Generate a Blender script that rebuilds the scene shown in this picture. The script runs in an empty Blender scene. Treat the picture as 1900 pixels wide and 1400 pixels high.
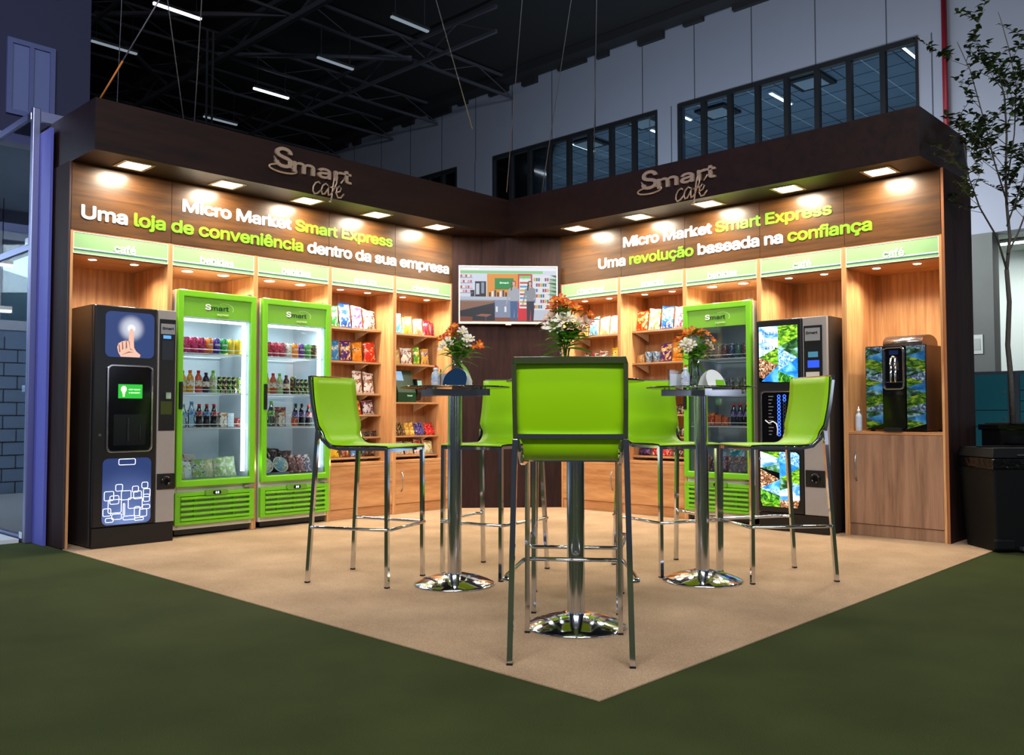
import bpy, math, random, os
from mathutils import Vector, Matrix
S = bpy.context.scene
COL = S.collection
PI = math.pi
rnd = random.Random(7)

# ---------------------------------------------------------------- camera
cd = bpy.data.cameras.new('camera')
cd.sensor_fit = 'HORIZONTAL'; cd.sensor_width = 36.0
cd.lens = 1642.43 / 1900 * 36
cd.clip_end = 200
cam = bpy.data.objects.new('camera', cd); COL.objects.link(cam)
def basis():
    s = math.sqrt(.5); yaw, pit, rol = 0.0240618, 0.0406409, -0.0010571
    F = Vector((-s, -s, 0)); R = Vector((-s, s, 0)); U = Vector((0, 0, 1))
    F, R = F*math.cos(yaw) + R*math.sin(yaw), R*math.cos(yaw) - F*math.sin(yaw)
    F, U = F*math.cos(pit) + U*math.sin(pit), U*math.cos(pit) - F*math.sin(pit)
    R, U = R*math.cos(rol) + U*math.sin(rol), U*math.cos(rol) - R*math.sin(rol)
    return R, U, F
CR, CU, CF = basis()
CAM = Vector((7.08843, 6.81224, 0.98378))
M = Matrix.Identity(4)
for i in range(3):
    M[i][0] = CR[i]; M[i][1] = CU[i]; M[i][2] = -CF[i]; M[i][3] = CAM[i]
cam.matrix_world = M
S.camera = cam
# ---------------------------------------------------------------- view, world, large lights
S.view_settings.view_transform = 'Standard'
S.view_settings.look = 'None'
S.view_settings.exposure = 0.45
S.view_settings.gamma = 1.0
W = bpy.data.worlds.new('hall_air'); S.world = W; W.use_nodes = True
bg = W.node_tree.nodes['Background']
bg.inputs[1].default_value = 1.0
def hall_surround():
    # dim hall air with bright noise patches added near the horizon for chrome reflections
    N, L = W.node_tree.nodes, W.node_tree.links
    tc = N.new('ShaderNodeTexCoord'); sp = N.new('ShaderNodeSeparateXYZ'); L.new(tc.outputs['Generated'], sp.inputs[0])
    mp = N.new('ShaderNodeMapping'); mp.inputs['Scale'].default_value = (5, 5, 2.2); L.new(tc.outputs['Generated'], mp.inputs[0])
    nz = N.new('ShaderNodeTexNoise'); nz.inputs['Scale'].default_value = 1.3; nz.inputs['Detail'].default_value = 1; L.new(mp.outputs[0], nz.inputs[0])
    r1 = N.new('ShaderNodeValToRGB'); e = r1.color_ramp.elements; e[0].position = .60; e[0].color = (0, 0, 0, 1); e[1].position = .63; e[1].color = (1, 1, 1, 1); L.new(nz.outputs['Fac'], r1.inputs[0])
    ab = N.new('ShaderNodeMath'); ab.operation = 'ABSOLUTE'; sb = N.new('ShaderNodeMath'); sb.operation = 'SUBTRACT'; sb.inputs[1].default_value = .14; L.new(sp.outputs[2], sb.inputs[0]); L.new(sb.outputs[0], ab.inputs[0])
    lt = N.new('ShaderNodeMath'); lt.operation = 'LESS_THAN'; lt.inputs[1].default_value = .13; L.new(ab.outputs[0], lt.inputs[0])
    ml = N.new('ShaderNodeMath'); ml.operation = 'MULTIPLY'; L.new(r1.outputs[0], ml.inputs[0]); L.new(lt.outputs[0], ml.inputs[1])
    mx = N.new('ShaderNodeMix'); mx.data_type = 'RGBA'; mx.inputs[6].default_value = (.030, .034, .042, 1); mx.inputs[7].default_value = (1.3, 1.45, 1.8, 1)
    L.new(ml.outputs[0], mx.inputs[0]); L.new(mx.outputs[2], bg.inputs[0])
hall_surround()
def area(name, loc, target, power, color, sx, sy, spread=PI):
    L = bpy.data.lights.new(name, 'AREA'); L.shape = 'RECTANGLE'; L.size = sx; L.size_y = sy
    L.energy = power; L.color = color; L.spread = spread
    o = bpy.data.objects.new(name, L); COL.objects.link(o)
    o.location = loc
    d = Vector(target) - Vector(loc)
    o.rotation_euler = d.to_track_quat('-Z', 'Y').to_euler()
    return o
area('hall_lamp_row', (9.0, 12.5, 7.5), (3.6, 3.9, 0.9), 420, (0.95, 0.97, 1.0), 5, .8)
area('hall_lamp_row', (13.0, 8.0, 7.5), (3.9, 3.6, 0.9), 420, (0.95, 0.97, 1.0), 5, .8)
area('hall_lamp_row', (7.0, 7.0, 9.5), (5.0, 5.0, 0.0), 160, (0.95, 0.97, 1.0), 5, .5)
area('blue_wash_on_facade', (7.5, -1.0, 6.0), (4.4, -5, 4.0), 40, (0.2, 0.24, 1.0), 1.5, 1.0)
area('glass_stand_fill', (7.0, -2.6, 3.2), (5.2, -4.2, 0.6), 110, (0.72, 0.88, 1.0), 2.0, 1.0)  # unseen light added to brighten the brick wall behind the glass
area('hall_wall_wash', (-6.0, -3.0, 4.2), (-10, -3.0, 6.4), 210, (0.72, 0.86, 1.0), 8, .4)  # added light, hidden behind the stand, brightening the high hall wall
area('entrance_wall_fill', (-7.0, 1.2, 3.4), (-10, 3.6, 5.6), 150, (0.98, 1.0, 0.99), 1.6, .2)  # added light, kept out of sight, brightening the wall over the entrance

# ---------------------------------------------------------------- materials
MATS = {}
def new_mat(name):
    m = bpy.data.materials.new(name); m.use_nodes = True
    return m, m.node_tree.nodes, m.node_tree.links, m.node_tree.nodes['Principled BSDF']
def srgb(c):
    if isinstance(c, str):
        c = c.lstrip('#'); c = [int(c[i:i+2], 16)/255 for i in (0, 2, 4)]
    return tuple((v/12.92 if v <= .04045 else ((v+.055)/1.055)**2.4) for v in c[:3]) + (1,)
def mat(name, col, rough=.5, metal=0., var=.06, scale=40, bump=0., coat=0., spec=.5):
    if name in MATS: return MATS[name]
    m, N, L, b = new_mat(name)
    c = srgb(col)
    tc = N.new('ShaderNodeTexCoord'); nz = N.new('ShaderNodeTexNoise'); nz.inputs['Scale'].default_value = scale
    L.new(tc.outputs['Object'], nz.inputs['Vector'])
    mx = N.new('ShaderNodeMix'); mx.data_type = 'RGBA'
    mx.inputs[6].default_value = tuple(v*(1-var) for v in c[:3]) + (1,)
    mx.inputs[7].default_value = tuple(min(1, v*(1+var)) for v in c[:3]) + (1,)
    L.new(nz.outputs['Fac'], mx.inputs[0]); L.new(mx.outputs[2], b.inputs['Base Color'])
    b.inputs['Roughness'].default_value = rough; b.inputs['Metallic'].default_value = metal
    b.inputs['Specular IOR Level'].default_value = spec
    if coat: b.inputs['Coat Weight'].default_value = coat; b.inputs['Coat Roughness'].default_value = .08
    if bump:
        bp = N.new('ShaderNodeBump'); bp.inputs['Strength'].default_value = bump; bp.inputs['Distance'].default_value = .01
        L.new(nz.outputs['Fac'], bp.inputs['Height']); L.new(bp.outputs[0], b.inputs['Normal'])
    MATS[name] = m; return m
def wood(name, ca, cb, rough=.45, vec=(18, 18, 1.1), coat=0., spec=.5):
    if name in MATS: return MATS[name]
    m, N, L, b = new_mat(name)
    tc = N.new('ShaderNodeTexCoord'); mp = N.new('ShaderNodeMapping'); mp.inputs['Scale'].default_value = vec
    L.new(tc.outputs['Object'], mp.inputs['Vector'])
    n1 = N.new('ShaderNodeTexNoise'); n1.inputs['Scale'].default_value = 1.0; n1.inputs['Detail'].default_value = 6; n1.inputs['Distortion'].default_value = .6
    n2 = N.new('ShaderNodeTexNoise'); n2.inputs['Scale'].default_value = 6.0; n2.inputs['Detail'].default_value = 3
    L.new(mp.outputs[0], n1.inputs['Vector']); L.new(mp.outputs[0], n2.inputs['Vector'])
    ad = N.new('ShaderNodeMath'); ad.operation = 'MULTIPLY_ADD'; ad.inputs[1].default_value = .35
    L.new(n2.outputs['Fac'], ad.inputs[0]); L.new(n1.outputs['Fac'], ad.inputs[2])
    rp = N.new('ShaderNodeValToRGB'); rp.color_ramp.elements[0].position = .47; rp.color_ramp.elements[1].position = .84
    rp.color_ramp.elements[0].color = srgb(ca); rp.color_ramp.elements[1].color = srgb(cb)
    L.new(ad.outputs[0], rp.inputs[0]); L.new(rp.outputs[0], b.inputs['Base Color'])
    b.inputs['Roughness'].default_value = rough; b.inputs['Specular IOR Level'].default_value = spec
    if coat: b.inputs['Coat Weight'].default_value = coat; b.inputs['Coat Roughness'].default_value = .12
    MATS[name] = m; return m
def blobs(name, cols, scale=14, rough=.25, metal=0.):
    """printed wrapper: hard-edged patches of the given colours"""
    if name in MATS: return MATS[name]
    m, N, L, b = new_mat(name)
    tc = N.new('ShaderNodeTexCoord'); nz = N.new('ShaderNodeTexNoise'); nz.inputs['Scale'].default_value = scale
    nz.inputs['Detail'].default_value = 2.5; nz.inputs['Distortion'].default_value = 1.2
    L.new(tc.outputs['Object'], nz.inputs['Vector'])
    rp = N.new('ShaderNodeValToRGB'); rp.color_ramp.interpolation = 'CONSTANT'
    e = rp.color_ramp.elements
    pos = [0.0, .50, .57, .63, .69]
    e[0].color = srgb(cols[0]); e[1].position = pos[1]; e[1].color = srgb(cols[1 % len(cols)])
    for k in range(2, len(cols)):
        q = e.new(pos[k]); q.color = srgb(cols[k])
    L.new(nz.outputs['Fac'], rp.inputs[0]); L.new(rp.outputs[0], b.inputs['Base Color'])
    b.inputs['Roughness'].default_value = rough; b.inputs['Metallic'].default_value = metal
    MATS[name] = m; return m
def emit(name, col, strength=1.):
    if name in MATS: return MATS[name]
    m, N, L, b = new_mat(name)
    b.inputs['Base Color'].default_value = (0.01, 0.01, 0.01, 1); b.inputs['Roughness'].default_value = .2
    b.inputs['Emission Color'].default_value = srgb(col); b.inputs['Emission Strength'].default_value = strength
    MATS[name] = m; return m
def pane(name, tint=(.92, .97, .96), refl=.10, rough=.02):
    """thin clear sheet: mostly see-through, a fresnel part mirrors"""
    if name in MATS: return MATS[name]
    m, N, L, b = new_mat(name); N.remove(b)
    out = [n for n in N if n.type == 'OUTPUT_MATERIAL'][0]
    t = N.new('ShaderNodeBsdfTransparent'); t.inputs[0].default_value = tuple(tint) + (1,)
    g = N.new('ShaderNodeBsdfGlossy'); g.inputs['Roughness'].default_value = rough
    lw = N.new('ShaderNodeFresnel'); lw.inputs['IOR'].default_value = 1.45
    ad = N.new('ShaderNodeMath'); ad.operation = 'ADD'; ad.inputs[1].default_value = refl*.3; ad.use_clamp = True
    mx = N.new('ShaderNodeMixShader'); L.new(lw.outputs[0], ad.inputs[0]); L.new(ad.outputs[0], mx.inputs[0])
    L.new(t.outputs[0], mx.inputs[1]); L.new(g.outputs[0], mx.inputs[2]); L.new(mx.outputs[0], out.inputs[0])
    MATS[name] = m; return m
def carpet_mat(name, ca, cb, scale=260):
    m, N, L, b = new_mat(name)
    tc = N.new('ShaderNodeTexCoord')
    n1 = N.new('ShaderNodeTexNoise'); n1.inputs['Scale'].default_value = scale; n1.inputs['Detail'].default_value = 3
    n2 = N.new('ShaderNodeTexNoise'); n2.inputs['Scale'].default_value = 2.2; n2.inputs['Detail'].default_value = 5
    L.new(tc.outputs['Object'], n1.inputs['Vector']); L.new(tc.outputs['Object'], n2.inputs['Vector'])
    ad = N.new('ShaderNodeMath'); ad.operation = 'MULTIPLY_ADD'; ad.inputs[1].default_value = .5
    L.new(n2.outputs['Fac'], ad.inputs[0]); L.new(n1.outputs['Fac'], ad.inputs[2])
    rp = N.new('ShaderNodeValToRGB'); rp.color_ramp.elements[0].position = .5; rp.color_ramp.elements[1].position = 1.0
    rp.color_ramp.elements[0].color = srgb(ca); rp.color_ramp.elements[1].color = srgb(cb)
    L.new(ad.outputs[0], rp.inputs[0]); L.new(rp.outputs[0], b.inputs['Base Color'])
    b.inputs['Roughness'].default_value = .95; b.inputs['Specular IOR Level'].default_value = .15
    bp = N.new('ShaderNodeBump'); bp.inputs['Strength'].default_value = .5; bp.inputs['Distance'].default_value = .006
    L.new(n1.outputs['Fac'], bp.inputs['Height']); L.new(bp.outputs[0], b.inputs['Normal'])
    return m

OAK = wood('oak laminate', '#ab7244', '#d8a36d', .45)
OAKH = wood('oak laminate laid across', '#a66c3e', '#d09a66', .45, (1.4, 16, 16))
GREYOAK = wood('greyed oak laminate', '#7d5a44', '#a27b60', .42)
WENGE = wood('wenge laminate', '#170b08', '#28140d', .45, (1.5, 14, 14), 0, .3)
WENGEV = wood('wenge laminate upright', '#1c0f0e', '#301b19', .6, (14, 14, 1.5), 0, .15)
HEAD = wood('brown laminate header', '#35200e', '#59391a', .34, (1.2, 16, 16), 0, .5)
CHROME = mat('polished chrome', '#d8dade', .09, 1., .02)
STEEL = mat('brushed steel', '#b9bcc0', .3, 1., .05, 90)
ALU = mat('anodised aluminium', '#8f92b4', .38, 1., .04)
LIME = mat('lime green lacquer', '#98d008', .42, 0, .03, 6, 0, 0, .3)
LIMED = mat('lime green plastic', '#72c01a', .34, 0, .03, 6, 0, .1)
SIGNG = mat('pale green sign film', '#93bb86', .3, 0, .03, 5)
WHITE = mat('white lacquer', '#f2f2f0', .4, 0, .02)
IVORY = mat('ivory enamel', '#cfc8bd', .4, 0, .03)
BLACK = mat('black plastic', '#0c0c0e', .35, 0, .1)
BLACKG = mat('glossy black', '#060608', .08, 0, .05)
GRAPH = mat('graphite sheet metal', '#2b2625', .45, .2, .08)
SILVER = mat('silver grey panel', '#a19b98', .45, .25, .04)
DARK = mat('dark gap', '#050505', .8)
TXTW = mat('white lettering', '#fbfbf8', .4, 0, .01)
TXTG = mat('lime lettering', '#6fae1a', .4, 0, .01)
TAN = mat('bronze metallic letter', '#b49a86', .38, .35, .03)
CLEAR = pane('clear sheet', (.95, .98, .97))
DOORG = pane('cooler door glass', (.93, .97, .97), .06)

# ---------------------------------------------------------------- mesh builder
class MB:
    def __init__(s): s.v = []; s.f = []; s.m = []; s.sm = []
    def add(s, vs, fs, m=0, smooth=False):
        o = len(s.v); s.v += [tuple(v) for v in vs]
        for f in fs: s.f.append(tuple(i+o for i in f)); s.m.append(m); s.sm.append(smooth)
        return s
    def box(s, x0, x1, y0, y1, z0, z1, m=0):
        vs = [(x, y, z) for z in (z0, z1) for y in (y0, y1) for x in (x0, x1)]
        return s.add(vs, [(0,2,3,1),(4,5,7,6),(0,1,5,4),(1,3,7,5),(3,2,6,7),(2,0,4,6)], m)
    def prism(s, poly, z0, z1, m=0, ax='z', smooth=False):
        """poly of 2-D points; ax z: (x,y); ax y: (x,z) between y=z0..z1; ax x: (y,z) between x=z0..z1"""
        n = len(poly)
        def P(p, t): return {'z': (p[0], p[1], t), 'y': (p[0], t, p[1]), 'x': (t, p[0], p[1])}[ax]
        vs = [P(p, z0) for p in poly] + [P(p, z1) for p in poly]
        s.add(vs, [tuple(range(n))[::-1], tuple(range(n, 2*n))], m)
        o = len(s.v) - 2*n
        for i in range(n):
            j = (i+1) % n
            s.f.append((o+i, o+j, o+n+j, o+n+i)); s.m.append(m); s.sm.append(smooth)
        return s
    def lathe(s, prof, n=24, c=(0,0,0), m=0, smooth=True, cap=True, ms=None):
        vs = []; fs = []
        for r, z in prof:
            for k in range(n):
                a = 2*PI*k/n; vs.append((c[0]+r*math.cos(a), c[1]+r*math.sin(a), c[2]+z))
        o = len(s.v); s.v += vs
        for i in range(len(prof)-1):
            for k in range(n):
                q = (k+1) % n
                s.f.append((o+i*n+k, o+i*n+q, o+(i+1)*n+q, o+(i+1)*n+k)); s.m.append(ms[i] if ms else m); s.sm.append(smooth)
        if cap:
            s.f.append(tuple(o+k for k in range(n))[::-1]); s.m.append(ms[0] if ms else m); s.sm.append(False)
            e = o+(len(prof)-1)*n
            s.f.append(tuple(e+k for k in range(n))); s.m.append(ms[-1] if ms else m); s.sm.append(False)
        return s
    def tube(s, pts, r, n=8, m=0, closed=False, square=False, smooth=True):
        pts = [Vector(p) for p in pts]; N = len(pts); rings = []
        rr = r if isinstance(r, (list, tuple)) else [r]*N
        up = None
        for i, p in enumerate(pts):
            a = pts[i-1] if (i > 0 or closed) else p; b = pts[(i+1) % N] if (i < N-1 or closed) else p
            t = (b-a)
            t = t.normalized() if t.length > 1e-9 else Vector((0,0,1))
            if up is None:
                up = Vector((0,0,1)) if abs(t.z) < .9 else Vector((0,1,0))
            x = up.cross(t)
            if x.length < 1e-6: x = Vector((1,0,0)).cross(t)
            x.normalize(); y = t.cross(x).normalized(); up = y
            k = 1.0
            if i not in (0, N-1) or closed:
                c = (p-a).normalized().dot((b-p).normalized()) if (p-a).length > 1e-9 and (b-p).length > 1e-9 else 1
                k = 1/max(.5, math.sqrt(max(0, (1+c)/2)))
            rg = []
            for j in range(n):
                an = 2*PI*(j+.5)/n
                R = rr[i]*(math.sqrt(2) if square else 1)*(k if square else 1)
                rg.append(p + x*math.cos(an)*R + y*math.sin(an)*R)
            rings.append(rg)
        o = len(s.v)
        for rg in rings: s.v += [tuple(q) for q in rg]
        for i in range(N if closed else N-1):
            q = (i+1) % N
            for j in range(n):
                l = (j+1) % n
                s.f.append((o+i*n+j, o+i*n+l, o+q*n+l, o+q*n+j)); s.m.append(m); s.sm.append(smooth and not square)
        if not closed:
            s.f.append(tuple(o+j for j in range(n))[::-1]); s.m.append(m); s.sm.append(False)
            s.f.append(tuple(o+(N-1)*n+j for j in range(n))); s.m.append(m); s.sm.append(False)
        return s
    def bar(s, p0, p1, w, m=0): return s.tube([p0, p1], w/2, 4, m, square=True)
    def ball(s, c, rx, ry, rz, m=0, n=12, k=8):
        prof = [(max(1e-4, math.sin(PI*i/k)), -math.cos(PI*i/k)) for i in range(k+1)]
        vs = [(c[0]+r*math.cos(2*PI*j/n)*rx, c[1]+r*math.sin(2*PI*j/n)*ry, c[2]+z*rz) for r, z in prof for j in range(n)]
        fs = [(i*n+j, i*n+(j+1) % n, (i+1)*n+(j+1) % n, (i+1)*n+j) for i in range(k) for j in range(n)]
        return s.add(vs, fs, m, True)
    def flat(s, poly, y, m=0, th=.0015):
        """thin upright plate in the x-z plane, its face at y (towards -y)"""
        return s.prism(poly, y, y+th, m, 'y')
    def merge(s, me, off=(0,0,0), m=None):
        o = len(s.v); s.v += [(v.co.x+off[0], v.co.y+off[1], v.co.z+off[2]) for v in me.vertices]
        for p in me.polygons:
            s.f.append(tuple(i+o for i in p.vertices)); s.m.append(p.material_index if m is None else m); s.sm.append(False)
        return s
    def build(s, name, mats, parent=None, loc=(0,0,0), rot=(0,0,0), bevel=0, seg=2):
        me = bpy.data.meshes.new(name); me.from_pydata(s.v, [], s.f)
        if not isinstance(mats, (list, tuple)): mats = [mats]
        for q in mats: me.materials.append(q)
        me.polygons.foreach_set('material_index', s.m); me.polygons.foreach_set('use_smooth', s.sm)
        me.update()
        o = bpy.data.objects.new(name, me); COL.objects.link(o); o.location = loc; o.rotation_euler = rot
        if parent: o.parent = parent
        if bevel:
            b = o.modifiers.new('soft edges', 'BEVEL'); b.width = bevel; b.segments = seg; b.limit_method = 'ANGLE'; b.angle_limit = math.radians(40)
        return o
def rrect(x0, x1, z0, z1, r, n=5):
    p = []
    for cx, cz, a0 in ((x1-r, z1-r, 0), (x0+r, z1-r, 90), (x0+r, z0+r, 180), (x1-r, z0+r, 270)):
        for k in range(n+1):
            a = math.radians(a0 + 90*k/n); p.append((cx+r*math.cos(a), cz+r*math.sin(a)))
    return p
def ring(mb, outer, inner, y0, y1, m=0):
    """frame between two outlines with the same number of points, in the x-z plane"""
    n = len(outer); vs = []
    for P in (outer, inner):
        for y in (y0, y1): vs += [(p[0], y, p[1]) for p in P]
    fs = []
    for i in range(n):
        j = (i+1) % n
        fs += [(i, j, 2*n+j, 2*n+i), (n+j, n+i, 3*n+i, 3*n+j), (j, i, n+i, n+j), (2*n+i, 2*n+j, 3*n+j, 3*n+i)]
    mb.add(vs, fs, m); return mb
def tag(o, label, cat, group=None, kind=None):
    if label: o['label'] = label
    if cat: o['category'] = cat
    if group: o['group'] = group
    if kind: o['kind'] = kind
    return o
def thing(name, label, cat, loc=(0,0,0), rotz=0, group=None):
    o = bpy.data.objects.new(name, None); COL.objects.link(o); o.empty_display_size = .1
    o.location = loc; o.rotation_euler = (0, 0, rotz)
    return tag(o, label, cat, group)
def struct(o, label=None, cat=None):
    o['kind'] = 'structure'
    if label: o['label'] = label
    if cat: o['category'] = cat
    return o
def dup(root, loc, rotz, label, group=None):
    r = root.copy(); COL.objects.link(r); r.location = loc; r.rotation_euler = (0, 0, rotz); r['label'] = label
    if group: r['group'] = group
    for ch in list(root.children):
        c = ch.copy(); COL.objects.link(c); c.parent = r
        for g in list(ch.children):
            d = g.copy(); COL.objects.link(d); d.parent = c
    return r
class Frame:
    def __init__(s, x, y, rz): s.o = Vector((x, y, 0)); s.rz = rz
    def w(s, x, y, z): 
        c, n = math.cos(s.rz), math.sin(s.rz)
        return (s.o.x + c*x - n*y, s.o.y + n*x + c*y, z)
def left_wall(xw, d=0): return Frame(xw, d, PI)          # stands on the left wall line, faces +Y
def right_wall(yw, d=0): return Frame(d, yw, PI/2)       # stands on the right wall line, faces +X

# ---------------------------------------------------------------- lettering
FONT = None
try:
    FONT = bpy.data.fonts.load(os.path.join(bpy.utils.resource_path('LOCAL'), 'datafiles', 'fonts', 'Inter.woff2'))
except Exception:
    FONT = None
def text_mb(segs, size, width=None, bold=.03, depth=.002, align='left', shear=0, space=1., res=3):
    """segs: [(string, material index)...]; letters upright in x-z facing -y, baseline z=0"""
    c = bpy.data.curves.new('lettering', 'FONT'); c.body = ''.join(a for a, _ in segs)
    if FONT: c.font = FONT
    c.size = size; c.resolution_u = res; c.extrude = 0; c.shear = shear; c.space_character = space
    for k in range(8): c.materials.append(None)
    i = 0
    for a, mi in segs:
        for _ in a: c.body_format[i].material_index = mi; i += 1
    o = bpy.data.objects.new('lettering', c)
    me = o.to_mesh()
    vs = [tuple(v.co) for v in me.vertices]; ps = [(tuple(p.vertices), p.material_index) for p in me.polygons]
    o.to_mesh_clear(); bpy.data.objects.remove(o); bpy.data.curves.remove(c)
    mb = MB()
    if not vs: return mb
    x0 = min(v[0] for v in vs); x1 = max(v[0] for v in vs)
    r = bold*size; sx = (width-2*r)/(x1-x0) if width else 1.
    wd = (x1-x0)*sx
    ox = {'left': r, 'center': -wd/2, 'right': -wd-r}[align]
    offs = [(0, 0)] + ([(r*math.cos(a*PI/4), r*math.sin(a*PI/4)) for a in range(8)] if r > 0 else [])
    for n_, (dx, dz) in enumerate(offs):
        q = len(mb.v)
        mb.v += [((v[0]-x0)*sx+ox+dx, -depth-.00015*n_, v[1]+dz) for v in vs]
        for f, mi in ps: mb.f.append(tuple(k+q for k in f)); mb.m.append(mi); mb.sm.append(False)
    # give the letters their thickness: rim of every outline edge
    q = len(mb.v); base = list(mb.v); ff = list(zip(mb.f, mb.m))
    cnt = {}
    for f, mi in ff:
        for a, b in zip(f, f[1:]+f[:1]): cnt[(a, b)] = mi
    mb.v += [(v[0], 0.0, v[2]) for v in base]
    for (a, b), mi in cnt.items():
        if (b, a) not in cnt: mb.f.append((b, a, a+q, b+q)); mb.m.append(mi); mb.sm.append(False)
    return mb
def curl(mb, r):
    mb.v = [((r-y)*math.sin(x/r), -(r-y)*math.cos(x/r), z) for x, y, z in mb.v]; return mb
def shift(mb, dx, dy, dz): mb.v = [(x+dx, y+dy, z+dz) for x, y, z in mb.v]; return mb
ORD = ['first', 'second', 'third', 'fourth', 'fifth', 'sixth', 'seventh', 'eighth', 'ninth', 'tenth', 'eleventh', 'twelfth']
# ================================================================ SETTING
GREENC = carpet_mat('green needle felt', '#283014', '#404923')
BEIGEC = carpet_mat('beige carpet', '#8e7257', '#cdae8e')
struct(MB().box(-24, 14, -30, 14, -.1, 0).build('floor', GREENC))
m = MB().prism([(4.663, 4.912), (-.66, 4.912), (-.66, -.66), (4.663, -.66)], 0.0005, .005)
tag(m.build('booth_carpet', BEIGEC), 'beige carpet square laid over the dark green floor under the stand', 'carpet')
CEILM = mat('black roof deck', '#0d0d10', .9)
WALLM = mat('pale grey wall panel', '#7d8290', .7, 0, .03, 3)
SEAM = mat('panel joint', '#3d424c', .9)
WINM = mat('dark window frame', '#101216', .5)
struct(MB().box(-24, 14, -30, 14, 10.06, 10.2).build('ceiling', CEILM))
struct(MB().box(-24, 14, -30.2, -30, 0, 10.2).build('wall_far', CEILM))
# back wall of the hall with three strips of windows
WX = -10.0
w = MB()
w.box(WX-.3, WX, -30, 1.74, 8.04, 10.06); w.box(WX-.3, WX, -30, 1.74, 4.17, 5.9); w.box(WX-.3, WX, 1.74, 9, 4.17, 10.06)
strips = [(-16.6, -11.64, 8), (-10.18, -4.78, 8), (-4.22, 1.06, 8)]
for a, b in ((-30, -16.6), (-11.64, -10.18), (-4.78, -4.22), (1.06, 1.74)): w.box(WX-.3, WX, a, b, 5.9, 8.04)
for k in range(-6, 12): 
    y = -15.128 + 1.419*k
    if y < 1.6: w.box(WX, WX+.004, y-.012, y+.012, 8.05, 10.05, 1)
for y in (-10.9, -5.0, -4.4, 1.3): w.box(WX, WX+.004, y-.012, y+.012, 5.9, 8.04, 1)
struct(w.build('wall_back', [WALLM, SEAM]))
GL = pane('window glass of the hall', (.62, .72, .80), .12, .05)
for i, (a, b, n) in enumerate(strips):
    o = struct(bpy.data.objects.new('window_%d' % (i+1), None)); COL.objects.link(o); o.location = (WX, a, 5.9)
    f = MB(); L = b-a; H = 2.14
    f.box(-.1, .03, 0, L, H-.10, H); f.box(-.1, .03, 0, L, 0, .08)
    for k in range(n+1):
        y = L*k/n; f.box(-.1, .03, max(0, y-.05), min(L, y+.05), .08, H-.10)
    f.build('window_frame', WINM, o)
    MB().box(-.06, -.05, .02, L-.02, .05, H-.05).build('pane', GL, o)
# the office floor behind those windows
OFC = mat('office ceiling tile', '#7f8f9e', .8, 0, .05, 2); OFW = mat('office wall', '#39424f', .8)
r = MB(); r.box(-17, WX-.31, -18, 4, 8.6, 8.7); r.box(-17.1, -17, -18, 4, 5.6, 8.7, 1); r.box(-17, WX-.31, -18, 4, 5.6, 5.7, 1)
r.box(-17, WX-.31, 4, 4.1, 5.6, 8.7, 1); r.box(-17, WX-.31, -18.1, -18, 5.6, 8.7, 1)
for k in range(32): 
    y = -17.6+.675*k; r.box(-17, WX-.32, y, y+.02, 8.594, 8.6, 2 if k % 2 else 1)
for k in range(10):
    x = -16.6+.675*k; r.box(x, x+.015, -18, 4, 8.594, 8.6, 1)
struct(r.build('wall_office', [OFC, OFW, mat('white ceiling rail', '#dfe6ea', .6)]))
area('office_ceiling_fill', (-13.5, -7, 6.2), (-13.5, -7, 8.6), 150, (.8, .92, 1), 5, 18)  # unseen upward light added to brighten the office ceiling
TUBE = emit('cool lamp tube', '#eef4ff', 5.0); TUBED = emit('dim lamp tube', '#8d99a6', .6)
og = [(-11.9, .25), (-12.6, -3.0), (-11.9, -5.4), (-12.9, -6.6), (-12.3, -8.9)]
for k, (x, y) in enumerate(og):
    t = thing('office_strip_light', 'white strip light on the office ceiling, %s from the right behind the high windows' % ORD[k], 'ceiling light', (x, y, 8.55), 0, 'strip lights behind the high windows')
    MB().box(-.55, .55, -.06, .06, -.01, .04).build('housing', WHITE, t); MB().box(-.52, .52, -.03, .03, -.03, -.01).build('diffuser', TUBE, t)
for k, (x, y) in enumerate([(-11.9, .6), (-12.1, -2.0), (-12.4, -4.6), (-11.8, -6.4), (-12.2, -8.6)]):
    t = thing('ceiling_cassette', 'square air conditioning cassette in the office ceiling, %s from the right behind the high windows' % ORD[k], 'air conditioner', (x, y, 8.59), 0, 'ceiling cassettes behind the high windows')
    MB().box(-.42, .42, -.42, .42, -.06, 0).build('housing', GRAPH, t); MB().box(-.3, .3, -.3, .3, -.075, -.06).build('grille', mat('cassette grille', '#b9c2c8', .5), t)
# entrance recess under the high wall, right of the stand
RC = mat('recess wall', '#c9d2cc', .8, 0, .03, 2); COLM = mat('grey concrete', '#565958', .85, 0, .12, 3)
r = MB(); r.box(-13.2, -13, 1.0, 9, 0, 4.4); r.box(-13, WX-.3, 0.5, 9, 4.28, 4.4)
struct(r.build('wall_recess', RC))
MBc = MB().box(WX-.35, WX+.02, 1.42, 2.25, 0, 4.17); MBc.box(WX+.02, WX+.06, 1.80, 1.86, 0, 4.17)
tag(MBc.build('column', COLM), 'grey concrete column below the hall wall right of the stand', 'column', None, 'structure')
area('recess_lamp', (-11.6, 2.6, 4.1), (-11.8, 2.6, 0), 60, (.98, 1, .98), 1.6, .5)
t = thing('recess_light', 'bright ceiling light in the entrance recess behind the tree', 'ceiling light', (-11.6, 2.25, 4.27))
MB().box(-.1, .1, -.5, .5, -.05, 0).build('housing', WHITE, t); MB().box(-.08, .08, -.47, .47, -.07, -.05).build('diffuser', TUBE, t)
tag(MB().tube([(-9.9, 1.556, 10.05), (-9.9, 1.556, 4.4)], .05, 10).build('fire_pipe', mat('red pipe paint', '#6d0f1c', .4)), 'dark red vertical pipe running down the pale hall wall', 'pipe')
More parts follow.
